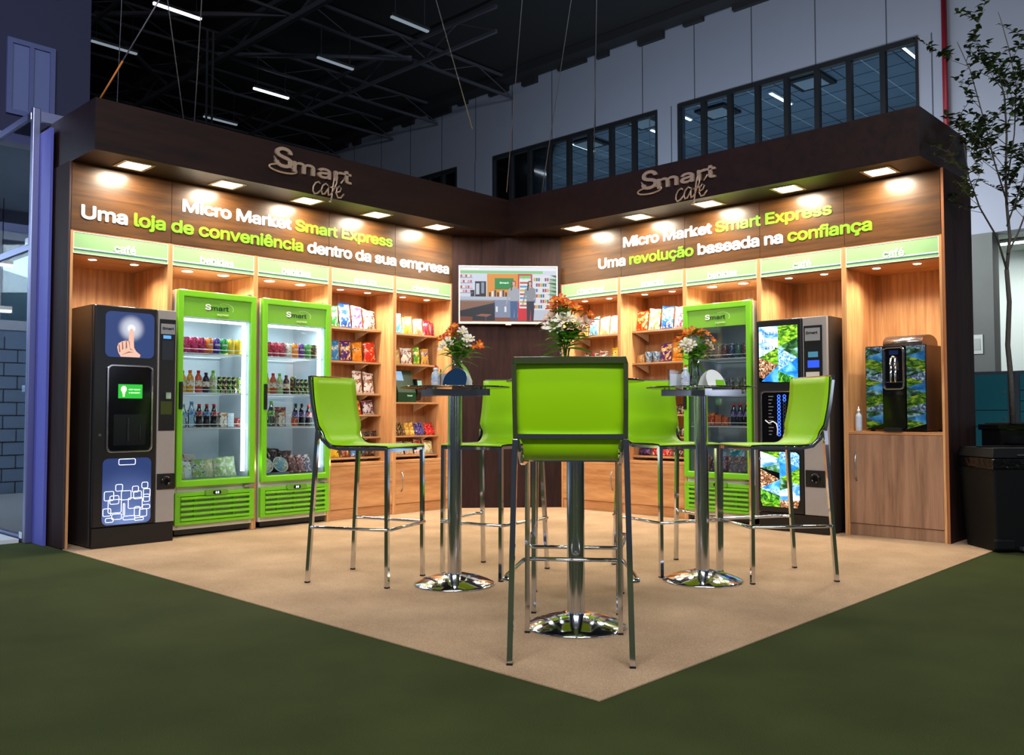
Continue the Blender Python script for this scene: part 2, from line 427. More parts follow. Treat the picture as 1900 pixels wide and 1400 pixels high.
t = thing('wall_switch', 'small pale switch plate on the grey column', 'switch', (-9.98, 1.98, 2.2))
MB().box(0, .03, -.09, .09, -.17, .17).build('plate', mat('switch plate', '#9aa19c', .5), t); MB().box(.03, .04, -.05, .05, -.1, .1).build('rocker', mat('rocker', '#7e8581', .5), t)
t = thing('fire_alarm', 'small red alarm box on the grey column', 'alarm', (-9.93, 1.5, 2.35))
MB().box(-.02, .05, -.07, .07, -.22, .22).build('case', mat('alarm red', '#7e1020', .4), t); MB().box(.05, .06, -.03, .03, -.05, .05).build('button', WHITE, t)
# roof steelwork
STL = mat('roof steel', '#4c4c55', .6, .3, .1)
def truss(p, q, h, n, label, w=.06):
    t = thing('roof_truss', label, 'truss', p); d = Vector(q)-Vector(p)
    c = MB(); c.bar((0,0,0), d, w); c.build('chord', STL, t)
    c = MB(); c.bar((0,0,h), d+Vector((0,0,h)), w); c.build('chord', STL, t)
    b = MB()
    for k in range(n if h else 0):
        a = d*(k/n); e = d*((k+1)/n); mid = (a+e)/2 + Vector((0,0,h))
        b.bar(a, mid, w*.4); b.bar(mid, e, w*.4)
    b.build('bracing', STL, t)
    return t
for y, nm in ((-9.35, 'nearest crossing the dark roof'), (-12.38, 'second nearest crossing the dark roof'), (-14.45, 'third crossing the dark roof'), (-17.2, 'farthest crossing the dark roof')):
    truss((-9.9, y, 9.45), (3.2, y, 9.45), .5, 5, 'thin grey roof truss parallel to the left header, '+nm)
for x, nm in ((-3.0, 'heavy grey roof truss running away above the left logo'), (-.15, 'grey roof truss running away near the blue facade'), (-6.4, 'grey roof truss running away beside the pale hall wall')):
    truss((x, -19, 9.3), (x, -6.5, 9.3), .55, 5, nm, .11 if x == -3.0 else .07)
for k, (p, q, nm) in enumerate([((-.2, -12.4, 9.45), (-3.0, -15.1, 9.45), 'left end'), ((-3.0, -9.4, 9.45), (-.2, -12.4, 9.5), 'top'), ((-3.0, -12.4, 9.45), (-6.4, -9.35, 9.5), 'middle')]):
    tag(MB().bar((0,0,0), Vector(q)-Vector(p), .09).build('roof_brace', STL, None, p), 'slanting grey brace between the roof trusses, %s of the dark roof' % nm, 'brace')
d = MB().box(-.45, 0, -22, -1.5, -.12, .09)
tag(d.build('air_duct', mat('dark duct', '#121216', .8), None, (-9.5, 0, 9.96)), 'dark flat air duct along the top of the pale hall wall', 'duct')
for k in range(14):
    tag(MB().box(0, .12, 0, [.5, .9, .35, .7][k % 4], 0, .3).build('duct_bracket', mat('dark duct', '#121216', .8), None, (-9.99, -19+1.25*k, 9.75 - .04*(k % 3))), 'dark bracket under the air duct along the top of the pale hall wall', 'bracket', 'brackets under the air duct')
lights = [((.13, -7.86), 1, 'brightest hall tube at the top edge above the left header'), ((-3.0, -5.33), 0, 'dim hall tube at the top edge left of the pale wall'), ((-3.12, -10.19), 1, 'bright hall tube above the left logo'),
          ((-3.12, -7.79), 0, 'dim hall tube right of the bright tube above the left logo'), ((.26, -10.2), 0, 'dim hall tube beside the blue facade'), ((-3.25, -12.67), 0, 'dim hall tube just over the left header edge'), ((-6.6, -8.0), 0, 'unlit hall tube high over the corner of the stand')]
for (x, y), on, nm in lights[:6]:
    s = 9.2/8 ; P = CAM + (Vector((x, y, 8.0)) - CAM)*((9.2-CAM.z)/(8-CAM.z))
    t = thing('strip_light', nm, 'ceiling light', P)
    MB().box(-.52, .52, -.05, .05, 0, .06).build('housing', STEEL, t)
    MB().box(-.5, .5, -.035, .035, -.03, 0).build('diffuser', TUBE if on else TUBED, t)
    c = MB()
    for x2 in (-.4, .4): c.bar((x2, 0, .06), (x2, 0, .86), .012)
    c.build('hanger', STL, t)
WIRE = mat('steel wire', '#8b8b90', .4, .8)
cables = [((3.427,-2.183,4.704), (3.426,-2.153,5.186), 'far left, beside the blue facade'), ((3.878,.164,3.332), (3.99,.101,4.252), 'slanting up from the left header'), ((3.816,.229,3.315), (3.804,.296,4.252), 'second from the left, rising from the left header'),
          ((2.36,1.768,3.513), (2.525,1.638,4.25), 'slanting long over the middle of the roof'), ((.639,.723,4.372), (.617,.794,5.182), 'first of the group crossing the pale wall'),
          ((.314,1.08,4.645), (.273,1.155,5.181), 'third of the group crossing the pale wall'), ((.073,1.289,3.9), (.095,1.342,5.181), 'last of the group crossing the pale wall')]
for a, b, nm in cables:
    a = Vector(a); b = Vector(b); d = (b-a); 
    base = a + d*((3.23-a.z)/d.z); top = a + d*((9.4-a.z)/d.z)
    tag(MB().tube([(0,0,0), top-base], .0045, 5).build('hanging_wire', WIRE, None, base), 'thin steel wire hanging from the roof, '+nm, 'wire')
a = Vector((4.327,-.297,3.495)); b = Vector((4.168,-.106,3.907)); d = b-a; base = a+d*((3.225-a.z)/d.z)
t = thing('lashing_strap', 'orange and white lashing strap tied to the top of the left stand end', 'strap', base)
dd = (b-base); MB().tube([(0,0,0), dd*3.2], .006, 5).build('line', WIRE, t); MB().tube([dd*.35, dd*.8], .008, 5).build('webbing', mat('orange webbing', '#c9762f', .7), t)
t = thing('roof_drop_rod', 'pair of grey rods dropping from the roof above the left header', 'rod', (-2.3, -11.25, 9.45))
c = MB(); c.bar((0,0,0), (-1.15,-2.25,-2.2), .05); c.bar((.14,0,0), (-1.01,-2.25,-2.2), .05); c.build('rods', STL, t)

# neighbouring facade and glass stand on the left
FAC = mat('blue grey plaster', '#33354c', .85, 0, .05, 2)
f = MB(); f.box(2.652, 14, -5.3, -5, 3.2, 10.06); f.box(2.652, 14, -5.3, -5, 0, 2.0, 1); f.box(2.652, 2.9, -5.3, -5, 2.0, 3.2)
for z0, z1, e in ((4.08, 4.38, .14), (3.7, 3.82, .10), (3.2, 3.3, .05)): f.box(2.652, 14, -5, -5+e, z0, z1, 2)
f.box(2.652, 14, -5, -4.97, 3.86, 4.04, 3)  # dark band between the cornice mouldings
for k in range(1, 12): f.box(3.0, 14, -5, -4.996, .16*k, .16*k+.012, 3)
for k in range(40):
    for j in range(12): 
        x = 3+.3*k+(.15 if j % 2 else 0); f.box(x, x+.012, -5, -4.996, .16*j, .16*j+.16, 3)
struct(f.build('wall_facade', [FAC, mat('painted brick', '#7288a6', .8), mat('pale cornice', '#8f96c8', .7), mat('dark cornice band and joints', '#23263a', .8)]))
for i, (x0, x1, z0, z1, nm) in enumerate([(3.149, 3.581, 4.71, 5.53, ''), (3.149, 3.581, 6.3, 7.1, '')]):
    o = struct(bpy.data.objects.new('window_%d' % (i+4), None)); COL.objects.link(o); o.location = (x0, -5, z0)
    L, H = x1-x0, z1-z0
    q = MB(); q.box(-.06, L+.06, 0, .04, -.06, 0); q.box(-.06, L+.06, 0, .04, H, H+.06); q.box(-.06, 0, 0, .04, 0, H); q.box(L, L+.06, 0, .04, 0, H); q.box(L/2-.025, L/2+.025, 0, .04, 0, H)
    q.build('window_frame', mat('window frame blue grey', '#59628c', .6), o)
    MB().box(0, L, 0, .015, 0, H).build('blind', mat('drawn pale blind', '#66739c', .6), o)
o = struct(bpy.data.objects.new('window_6', None)); COL.objects.link(o); o.location = (2.9, -5, 2.0)
q = MB(); q.box(0, 11, -.1, .02, 0, .12); q.box(0, 11, -.1, .02, 1.1, 1.2)
for k in range(12): q.box(k*.95, k*.95+.05, -.1, .02, .12, 1.1)
q.build('window_frame', mat('shop window frame', '#aeb6cc', .5), o)
MB().box(0, 11, -.05, -.04, .1, 1.12).build('pane', pane('shop window glass', (.75, .85, .9), .15), o)
r = MB(); r.box(2.9, 14, -8, -5.3, 3.2, 3.25); r.box(2.9, 14, -8.1, -8, 0, 3.25); r.box(2.8, 2.9, -8, -5.3, 0, 3.25); struct(r.build('wall_shop_interior', mat('shop interior', '#7f93a6', .8)))
area('shop_fill', (7, -6.5, 3.1), (6.2, -6.5, 0), 45, (.8, .95, 1), 3, 1)  # out-of-frame light added to brighten the shop interior
for k, (x, y, nm) in enumerate([(4.2, -5.9, 'the upper one'), (4.2, -6.9, 'the lower one')]):
    t = thing('shop_strip_light', 'long white strip light hanging behind the glass partition at left, '+nm, 'ceiling light', (4.54, -4.4, [2.71, 2.18][k]))
    c = MB()
    for x2 in (-1.1, 1.1): c.bar((x2, 0, .04), (x2, 0, 3.472-[2.71, 2.18][k]), .008)
    c.build('hanger', STL, t)
    MB().box(-1.2, 1.2, -.04, .04, 0, .04).build('housing', WHITE, t); MB().box(-1.2, 1.2, -.03, .03, -.03, 0).build('diffuser', TUBE, t)
tag(MB().box(4.76, 12, -4.9, -.62, .001, .03).build('white_floor', mat('white floor vinyl', '#c9ced2', .4)), 'white floor of the neighbouring glass stand on the left', 'floor')
t = thing('glass_partition', 'aluminium framed glass partition of the neighbouring stand at left', 'partition', (4.72, -.56, 0))
for i, (x, y, w_) in enumerate([(0, 0, .055), (0, -2.6, .05), (-.9, -1.2, .045)]):
    MB().box(x-w_/2, x+w_/2, y-w_/2, y+w_/2, 0, 3.36).build('post', ALU, t, bevel=.006)
for z in (3.32, 2.28, .03): MB().box(-.02, .02, -2.6, -.03, z-.025, z+.025).build('rail', ALU, t)
MB().box(-.9, -.03, -.02, .02, 3.26, 3.34).build('rail', ALU, t)
MB().box(-.004, .004, -2.57, -.04, .06, 2.25).build('lower_pane', pane('partition glass', (.86, .93, .96), .14), t)
MB().box(-.004, .004, -2.57, -.04, 2.31, 3.29).build('upper_pane', pane('partition glass', (.86, .93, .96), .14), t)
c = MB()
for z in (.06, 1.18, 2.32, 3.3): c.box(-.03, .03, -.09, -.02, z-.025, z+.025)
c.build('clamp', CHROME, t)
tag(MB().box(4.675, 4.695, -.62, -.30, 0.002, 3.16).build('white_side_panel', mat('white panel with painted blue light', '#575cb4', .5)), 'narrow pale panel standing between glass partition and dark stand end', 'panel')  # white panel; the blue light on it is painted into its colour
t = thing('round_ceiling_lamp', 'oval white lamp seen through the upper glass at left', 'ceiling light', (3.73, -4.6, 3.42))
MB().lathe([(.16, 0), (.16, .05)], 20).build('housing', WHITE, t); MB().lathe([(.14, -.03), (.15, 0)], 20).build('diffuser', TUBE, t)
tag(MB().box(2.7, 14, -5, -2.2, 3.471, 3.52).build('awning_slab', mat('pale slab', '#8d9bb0', .7)), 'pale slab over the shop front behind the glass partition', 'canopy')

# ================================================================ THE STAND
ZC, ZT = 2.85, 3.222
c = MB().prism([(4.65, .428), (.443, .428), (.443, 4.57), (-.655, 4.57), (-.655, -.655), (4.65, -.655)], ZC, ZT)
canopy = tag(c.build('canopy', WENGE), 'dark brown L-shaped canopy over both walls of the stand', 'canopy')
def logo(frame, x, z, wd, nm):
    t = bpy.data.objects.new('logo_lettering', None); COL.objects.link(t)
    mb = MB(); sc = wd/.77
    a = text_mb([('S', 0)], .30*sc, .165*sc, .016, .02); mb.v += [(v[0]+.035*sc, v[1], v[2]+.20*sc) for v in a.v]; mb.f += a.f; mb.m += a.m; mb.sm += a.sm
    a = text_mb([('mart', 0)], .205*sc, .575*sc, .022, .02); shift(a, .20*sc, 0, .185*sc)
    o = len(mb.v); mb.v += a.v; mb.f += [tuple(k+o for k in f) for f in a.f]; mb.m += a.m; mb.sm += a.sm
    # saucer, cup bowl and cup handle under the S
    P = [(.115*sc+.125*sc*math.cos(q*PI/12), -.01, .185*sc+.030*sc*math.sin(q*PI/12)) for q in range(24)]
    mb.tube(P, .0085*sc, 6, 0, True)
    bowl = [(.03, .275), (.05, .225), (.085, .195), (.14, .195), (.175, .225), (.19, .262), (.165, .235), (.13, .215), (.095, .216), (.065, .235)]
    mb.flat([(p[0]*sc, p[1]*sc) for p in bowl][::-1], -.02, 0, .02)
    mb.tube([(.19*sc+.028*sc*math.cos(q*PI/8), -.01, .245*sc+.02*sc*math.sin(q*PI/8)) for q in range(16)], .006*sc, 6, 0, True)
    # handwritten cafe with its accent
    def st(pts, r=.0075):
        mb.tube([(x0+(.385+p[0])*sc, -.018, (.03+p[1])*sc) for p in pts], r*sc, 6)
    x0 = 0
    st([(.075,.10),(.06,.113),(.03,.10),(.008,.065),(.004,.03),(.02,.008),(.05,.018),(.085,.05)])
    st([(.155,.095),(.13,.112),(.10,.09),(.085,.05),(.095,.018),(.12,.025),(.145,.06),(.16,.10),(.152,.055),(.155,.018),(.18,.03),(.20,.06)])
    st([(.20,.06),(.235,.13),(.245,.19),(.23,.205),(.212,.17),(.20,.10),(.19,.02),(.178,-.035),(.165,-.03)])
    st([(.175,.088),(.255,.098)])
    st([(.225,.05),(.27,.07),(.285,.10),(.265,.115),(.24,.09),(.232,.05),(.25,.015),(.28,.02),(.31,.055)])
    st([(.278,.14),(.315,.185)])
    o = mb.build('logo_lettering', TAN); bpy.data.objects.remove(t)
    o.location = frame.w(x, 0, z); o.rotation_euler = (0, 0, frame.rz); o.parent = canopy
    return o
logo(left_wall(4.65, .430), 4.65-3.265, 2.815, .80, '')
logo(right_wall(0, .445), 2.10, 2.815, .80, '')
# end panels, corner panel, header panels
m_ = MB().box(4.651, 4.663, -.655, .0, .0, ZC); m_.box(4.6505, 4.663, 0, .006, 0, ZC, 1)
tag(m_.build('end_panel', [WENGEV, mat('dark brown edging', '#3a2020', .5)]), 'tall dark panel closing the left end of the stand', 'panel')
m_ = MB().box(-.655, 0, 4.571, 4.59, 0, ZC); m_.box(0, .006, 4.571, 4.59, 0, ZC, 1)
tag(m_.build('end_panel', [WENGEV, mat('oak edging', '#96592f', .5)]), 'tall dark panel closing the right end of the stand', 'panel')
CF_ = Frame(.424, .385, math.atan2(.672, -.74))
m_ = MB().box(-.572, .572, .001, .03, 0.006, ZC-.002)
tag(m_.build('corner_panel', WENGEV, None, CF_.w(0,0,0), (0,0,CF_.rz)), 'dark brown panel set across the corner behind the screen', 'panel')
def header(frame, width, cuts, lines, label):
    t = thing('header_board', label, 'sign board', frame.w(0, 0, 0), frame.rz)
    b = MB(); xs = [0]+cuts+[width]
    for a, e in zip(xs, xs[1:]): b.box(a+.002, e-.002, 0, .02, 2.346, ZC-.001)
    b.box(0, width, .008, .03, 2.346, ZC-.001, 1)
    b.build('board', [HEAD, DARK], t)
    for segs, x, w_, z, size in lines:
        mb = text_mb(segs, size, w_, .028, .004, space=.95); shift(mb, x, -.0005, z)
        mb.build('lettering', [TXTW, TXTG], t)
    return t
header(left_wall(4.648, .003), 3.80, [.763, 2.262, 3.039], [([('Micro Market ', 0), ('Smart Express', 1)], .852, 2.15, 2.620, .182), ([('Uma ', 0), ('loja de conveniência', 1), (' dentro da sua empresa', 0)], .07, 3.68, 2.440, .186)],
       'brown header board on the left wall with two lines about loja de conveniência')
header(right_wall(.7705, .003), 3.797, [.792, 1.53, 2.295, 3.05], [([('Micro Market ', 0), ('Smart Express', 1)], .82, 2.13, 2.632, .182), ([('Uma ', 0), ('revolução', 1), (' baseada na ', 0), ('confiança', 1)], .507, 2.77, 2.452, .186)],
       'brown header board on the right wall with two lines about revolução and confiança')
# recessed canopy lights
LAMP = emit('warm led panel', '#fff4dc', 14)
def canopy_light(frame, x, nm):
    t = thing('recessed_light', nm, 'ceiling light', frame.w(x, 0, ZC), frame.rz)
    f = MB(); o_, i_ = .115, .09
    ring(f, [(o_, o_), (-o_, o_), (-o_, -o_), (o_, -o_)], [(i_, i_), (-i_, i_), (-i_, -i_), (i_, -i_)], -.006, 0)
    f.v = [(v[0], v[2], v[1]) for v in f.v]
    f.build('frame', mat('satin frame', '#c8b9a2', .4, .3), t)
    MB().box(-.09, .09, -.09, .09, -.003, -.001).build('diffuser', LAMP, t)
    L = bpy.data.lights.new('canopy_light', 'AREA'); L.shape = 'SQUARE'; L.size = .17; L.energy = 13; L.color = (1, .88, .68)
    q = bpy.data.objects.new('canopy_lamp', L); COL.objects.link(q); q.location = (0, 0, -.012); q.parent = t
for k in range(5): canopy_light(left_wall(4.648, .21), .37+.76*k, 'square recessed light in the left canopy above the %s' % ['left café sign', 'first bebidas sign of the left wall', 'second bebidas sign of the left wall', 'snacks sign of the left wall', 'checkout sign left of the screen'][k])
for k in range(5): canopy_light(right_wall(.7705, .22), .40+.757*k, 'square recessed light in the right canopy above the %s' % ['checkout sign', 'snacks sign', 'bebidas sign', 'café sign over the vending machine', 'café sign over the counter'][k])

# display cabinets
SPOT = emit('warm spot glass', '#fff0d0', 9)
def bracket(mb, x, y0, y1, z): mb.prism([(y0, z), (y1, z), (y1, z-.075)], x-.004, x+.004, 0, 'x')
def cabinet(frame, sign, depth, shelves, base, label, wd=.76, lampw=4.0, wide=False, ext=False):
    t = thing('display_cabinet', label, 'cabinet', frame.w(0, 0, 0), frame.rz)
    T = .02
    MB().box(.0005, T, 0, depth, .006, 2.345).build('side_panel', OAK, t); MB().box(wd-T, wd-.0005, 0, depth, .006, 2.345).build('side_panel', OAK, t)
    MB().box(T, wd-T, depth-.012, depth, .006, 2.345).build('back_panel', OAK, t)
    MB().box(T, wd-T, 0.02, depth-.013, 2.165, 2.185).build('ceiling_panel', OAKH, t)
    MB().box(T, wd-T, 0, depth-.013, 2.333, 2.345).build('top_panel', OAKH, t)
    s = MB().box(T, wd-T, .002, .014, 2.172, 2.332)
    sg = s.build('sign_board', SIGNG, t)
    b = MB(); b.box(T, wd-T, 0, .002, 2.172, 2.176); b.box(T, wd-T, 0, .002, 2.328, 2.332); b.box(T, T+.004, 0, .002, 2.172, 2.332); b.box(wd-T-.004, wd-T, 0, .002, 2.172, 2.332)
    b.box(T, wd-T, 0, .002, 2.206, 2.214); b.box(T, wd-T, 0, .002, 2.198, 2.202, 1)
    b.build('stripe', [WHITE, mat('petrol line', '#2f6f86', .4)], sg)
    mb = text_mb([(sign, 0)], .112, None, .024, .003, 'center', space=1.03); shift(mb, wd/2 + .02, .001, 2.216); mb.build('lettering', TXTW, sg)
    for x in (.28*wd, .70*wd):
        dl = MB().lathe([(.05 if wide else .036, -.006), (.052 if wide else .04, 0)], 20, (x, .14, 2.165)).build('downlight', WHITE, t)
        MB().lathe([(.042 if wide else .028, -.008), (.044 if wide else .03, -.0062)], 20, (x, .14, 2.165)).build('spot_glass', SPOT, dl)
        L = bpy.data.lights.new('cabinet_spot', 'SPOT'); L.energy = lampw*6; L.color = (1, .87, .68); L.spot_size = math.radians(150); L.spot_blend = .9; L.shadow_soft_size = .03
        q = bpy.data.objects.new('cabinet_spot', L); COL.objects.link(q); q.location = (x, .14, 2.15); q.parent = t
    for z in shelves:
        sh = MB().box(T+.001, wd-T-.001, .19, depth-.013, z-.02, z).build('shelf', OAKH, t)
        for x in (.05, wd-.16):
            g = MB(); bracket(g, x, .21, depth-.02, z-.021); g.build('bracket', WHITE, sh)
        MB().box(T+.002, wd-T-.002, .186, .19, z-.018, z-.012).build('edge_trim', STEEL, sh)
    if base == 'low':
        MB().box(T, wd-T, 0.0, depth-.013, .50, .52).build('base_top', OAKH, t)
        MB().box(T, wd-T, .012, .03, .006, .10).build('plinth', OAKH, t)
        d = MB().box(T+.002, wd-T-.002, 0, .018, .103, .497).build('door', OAKH, t)
        hx = wd-T-.07 if not ext else T+.07
        MB().tube([(hx, -.001, .22), (hx, -.026, .26), (hx, -.032, .32), (hx, -.026, .38), (hx, -.001, .42)], .006, 8).build('handle', STEEL, d)
    if base == 'counter':
        MB().box(T, wd-T, 0.0, depth-.013, .815, .838).build('worktop', OAKH, t)
        MB().box(T, wd-T, .012, .03, .006, .10).build('plinth', GREYOAK, t)
        d = MB().box(T+.002, wd-T-.002, 0, .018, .104, .812).build('door', GREYOAK, t)
        MB().tube([(T+.06, -.001, .44), (T+.06, -.026, .49), (T+.06, -.032, .56), (T+.06, -.026, .63), (T+.06, -.001, .68)], .006, 8).build('handle', STEEL, d)
    return t
SH1 = [1.81, 1.49, 1.18, .975, .76, .565]; SH2 = [1.80, 1.49, 1.10, .76, .565]
LB_ = [left_wall(4.648-.76*k) for k in range(5)]; RB_ = [right_wall(.7705+.7594*k) for k in range(5)]
cabinet(LB_[0], 'café', .62, [], None, 'open oak cabinet with café sign holding the touch-screen vending machine')
cabinet(LB_[1], 'bebidas', .62, [], None, 'open oak cabinet with bebidas sign next to the touch-screen vending machine', lampw=7, wide=True)
cabinet(LB_[2], 'bebidas', .62, [], None, 'open oak cabinet with bebidas sign beside the left snacks shelves', lampw=7, wide=True)
cabinet(LB_[3], 'snacks', .45, SH1, 'low', 'oak shelf cabinet with snacks sign on the left wall')
cabinet(LB_[4], 'checkout', .45, SH2, 'low', 'oak shelf cabinet with checkout sign left of the corner screen', ext=True)
cabinet(RB_[0], 'checkout', .45, SH2, 'low', 'oak shelf cabinet with checkout sign right of the corner screen', .7594)
cabinet(RB_[1], 'snacks', .45, SH1, 'low', 'oak shelf cabinet with snacks sign on the right wall', .7594, ext=True)
cabinet(RB_[2], 'bebidas', .62, [], None, 'open oak cabinet with bebidas sign above the right wall fridge', .7594, lampw=7, wide=True)
cabinet(RB_[3], 'café', .62, [], None, 'open oak cabinet with café sign above the vending machine at right', .7594)
cabinet(RB_[4], 'café', .62, [], 'counter', 'oak counter cabinet with café sign holding the coffee maker', .7594)
# ================================================================ FRIDGES
FW, FH = .695, 1.98
LED = emit('fridge led tube', '#eaf6ff', 3.5)
LINER = mat('fridge liner', '#b9c3cb', .35, 0, .02)
SHELF_Z = [1.483, 1.153, .868, .452]
def fridge(frame, x, label, lit, hinge='left'):
    t = thing('display_fridge', label, 'fridge', frame.w(x, 0, 0), frame.rz)
    h = FW/2; D = .60
    b = MB(); b.box(-h, -h+.03, .05, D, .06, FH); b.box(h-.03, h, .05, D, .06, FH); b.box(-h+.03, h-.03, D-.03, D, .06, FH); b.box(-h+.03, h-.03, .05, D-.03, FH-.03, FH); b.box(-h+.03, h-.03, .05, D-.03, .36, .40); b.box(-h+.03, h-.03, .05, .07, .06, .36)
    b.build('body', IVORY, t, bevel=.004)
    l = MB(); l.box(-h+.031, -h+.035, .055, D-.035, .40, FH-.03); l.box(h-.035, h-.031, .055, D-.035, .40, FH-.03); l.box(-h+.035, h-.035, D-.036, D-.031, .40, FH-.03); l.box(-h+.035, h-.035, .06, D-.036, .401, .45); l.box(-h+.035, h-.035, .06, D-.036, FH-.036, FH-.031)
    l.build('liner', LINER, t)
    # door: green frame, glass, header with lettering, handle
    d = MB(); ring(d, [(-h, .40), (h, .40), (h, FH), (-h, FH)], [(-h+.05, .455), (h-.05, .455), (h-.05, FH-.055), (-h+.05, FH-.055)], 0, .045)
    door = d.build('door', LIMED, t, bevel=.008)
    MB().box(-h+.05, h-.05, .014, .022, .455, 1.765).build('glass', DOORG, door)
    MB().box(-h+.05, h-.05, .012, .03, 1.765, FH-.055).build('header', mat('lime header film', '#6fae2c', .3), door)
    lt = MB()
    a = text_mb([('S', 0)], .085, .050, .022, .002); shift(a, -.115, .012, 1.835); lt.v += a.v; lt.f += a.f; lt.m += a.m; lt.sm += a.sm
    a = text_mb([('mart', 1)], .072, .155, .022, .002); shift(a, -.062, .012, 1.833); o = len(lt.v); lt.v += a.v; lt.f += [tuple(k+o for k in f) for f in a.f]; lt.m += a.m; lt.sm += a.sm
    a = text_mb([('express', 2)], .036, .105, .006, .002, shear=.35); shift(a, -.01, .011, 1.792); o = len(lt.v); lt.v += a.v; lt.f += [tuple(k+o for k in f) for f in a.f]; lt.m += a.m; lt.sm += a.sm
    lt.flat([(-.115, 1.835), (-.09, 1.822), (-.06, 1.835), (-.088, 1.828)], .011, 1)
    for k in range(14):
        q = math.radians(-20+k*11); x0, z0 = .06+.075*math.cos(q), 1.85+.045*math.sin(q)
        lt.box(x0-.003, x0+.003, .0105, .012, z0-.003, z0+.003, 2)
    lt.build('lettering', [WHITE, mat('dark green ink', '#123b22', .4), mat('light green ink', '#cfe8a4', .4)], door)
    hx = -h+.025
    MB().box(hx-.014, hx+.014, -.022, 0, 1.02, 1.24).build('handle', BLACK, door, bevel=.006)
    # grille below the door
    g = MB(); g.box(-h, h, .012, .05, .10, .125); g.box(-h, h, .012, .05, .325, .355); g.box(-h, -h+.045, .012, .05, .125, .325); g.box(h-.045, h, .012, .05, .125, .325)
    for k in range(5):
        z = .128+.042*k; g.prism([(.0, z+.004), (.012, z), (.045, z+.014), (.045, z+.028), (.0, z+.022)], -h+.045, h-.045, 0, 'x')
    for x_ in (-.17, 0, .17): g.box(x_-.008, x_+.008, .03, .048, .125, .325)
    gr = g.build('grille', LIMED, t, bevel=.002)
    MB().box(-h+.04, h-.04, .0505, .056, .12, .33).build('backing', DARK, gr)
    cp = MB().prism(rrect(-.10, .10, .322, .366, .02), -.006, .02, 0, 'y').build('control_panel', mat('olive control panel', '#5f9a24', .4), t)
    dp = MB().prism(rrect(-.035, .035, .329, .359, .012), -.008, -.006, 0, 'y').build('display', BLACKG, cp)
    q = MB(); 
    for k, x_ in enumerate((-.012, .006)): 
        q.box(x_, x_+.010, -.009, -.008, .336, .352)
    q.build('digits', emit('blue white digits', '#9fb6ff', 4), dp)
    MB().box(h-.09, h-.01, .01, .05, .372, .388).build('hinge', STEEL, t); MB().box(h-.05, h-.02, .05, .09, FH, FH+.02).build('hinge', STEEL, t)
    k = MB(); k.box(-h+.02, h-.02, .06, D, .02, .06); k.build('plinth', BLACK, t)
    for x_ in (-h+.07, h-.07):
        for y_ in (.1, D-.06): MB().lathe([(.02, 0.0052), (.02, .02)], 10, (x_, y_, 0)).build('foot', BLACK, t)
    for z in SHELF_Z[:3]:
        s = MB()
        for y_ in (.075, .54): s.bar((-h+.04, y_, z-.006), (h-.04, y_, z-.006), .008)
        for k in range(24):
            x_ = -h+.05+k*(FW-.10)/23; s.bar((x_, .075, z-.003), (x_, .54, z-.003), .004)
        s.tube([(-h+.05, .072, z), (-h+.05, .072, z+.03), (h-.08, .072, z+.03), (h-.08, .072, z)], .003, 5)
        s.build('wire_shelf', mat('white coated wire', '#eef0f2', .4), t)
    lamp = MB().box(h-.085, h-.06, .07, .095, .5, 1.75)
    lamp.build('lamp_tube', LED if lit > .5 else mat('unlit diffuser', '#cfd8dd', .4), t)
    if lit > .5: MB().box(-h+.06, h-.06, .075, .11, 1.74, 1.76).build('lamp_tube', LED, t)
    def lamp_(nm, lx, ly, lz, sx, sy, e, rot):
        L = bpy.data.lights.new(nm, 'AREA'); L.shape = 'RECTANGLE'; L.size = sx; L.size_y = sy; L.energy = e; L.color = (.84, .95, 1)
        q = bpy.data.objects.new(nm, L); COL.objects.link(q); q.location = (lx, ly, lz); q.rotation_euler = rot; q.parent = t
    lamp_('fridge_lamp', 0, .13, 1.735, .5, .05, 2.4*lit, (math.radians(25), 0, 0))
    lamp_('fridge_lamp', h-.10, .10, 1.1, 1.2, .04, 1.8*lit, (0, math.radians(75), math.radians(-35)))
    return t
F1 = left_wall(3.4925, .05); F2 = left_wall(2.737, .05); F3 = right_wall(2.645, .05)
fridge(F1, 0, 'lime green glass door fridge beside the touch-screen vending machine', 1.0)
fridge(F2, 0, 'lime green glass door fridge beside the left snacks shelves', 1.0)
fridge(F3, 0, 'lime green glass door fridge on the right wall, darker inside', .07)

# ================================================================ VENDING MACHINE WITH TOUCH SCREEN (left)
V1 = left_wall(4.216, .165); t = thing('vending_machine', 'black hot drink vending machine with glowing finger picture and green touch screen', 'vending machine', V1.w(0,0,0), V1.rz)
hw, H = .315, 1.79
MB().box(-hw, hw, .045, .60, .015, H).build('body', GRAPH, t, bevel=.004)
MB().box(-hw+.01, hw-.01, .01, .045, .0055, .15).build('kick_plate', BLACK, t)
xd = .165
MB().box(-hw+.004, xd-.003, .0, .044, .155, H-.004).build('door', mat('satin black door', '#141316', .3), t, bevel=.012)
cl = MB().box(xd, hw-.003, .008, .044, .155, H-.004).build('payment_column', SILVER, t, bevel=.004)
MB().box(xd+.012, hw-.012, .003, .009, .855, 1.715).build('payment_panel', BLACK, cl)
p = MB(); p.box(xd+.02, hw-.02, -.002, .003, 1.60, 1.68); p.build('nameplate', mat('grey nameplate', '#8d8f92', .4), cl)
q = text_mb([('Smart', 0)], .036, .09, .03, .001); shift(q, xd+.03, -.002, 1.635); q.build('lettering', BLACK, cl)
MB().box(xd+.04, hw-.05, -.001, .003, 1.565, 1.59).build('blue_sticker', emit('blue backlit strip', '#4f8fd8', 1.2), cl)
MB().box(xd+.03, hw-.03, -.001, .003, 1.40, 1.55).build('card_slot', mat('dark slate plastic', '#20242c', .3), cl)
MB().box(xd+.06, xd+.10, -.012, .003, 1.10, 1.15).build('coin_return', CHROME, cl)
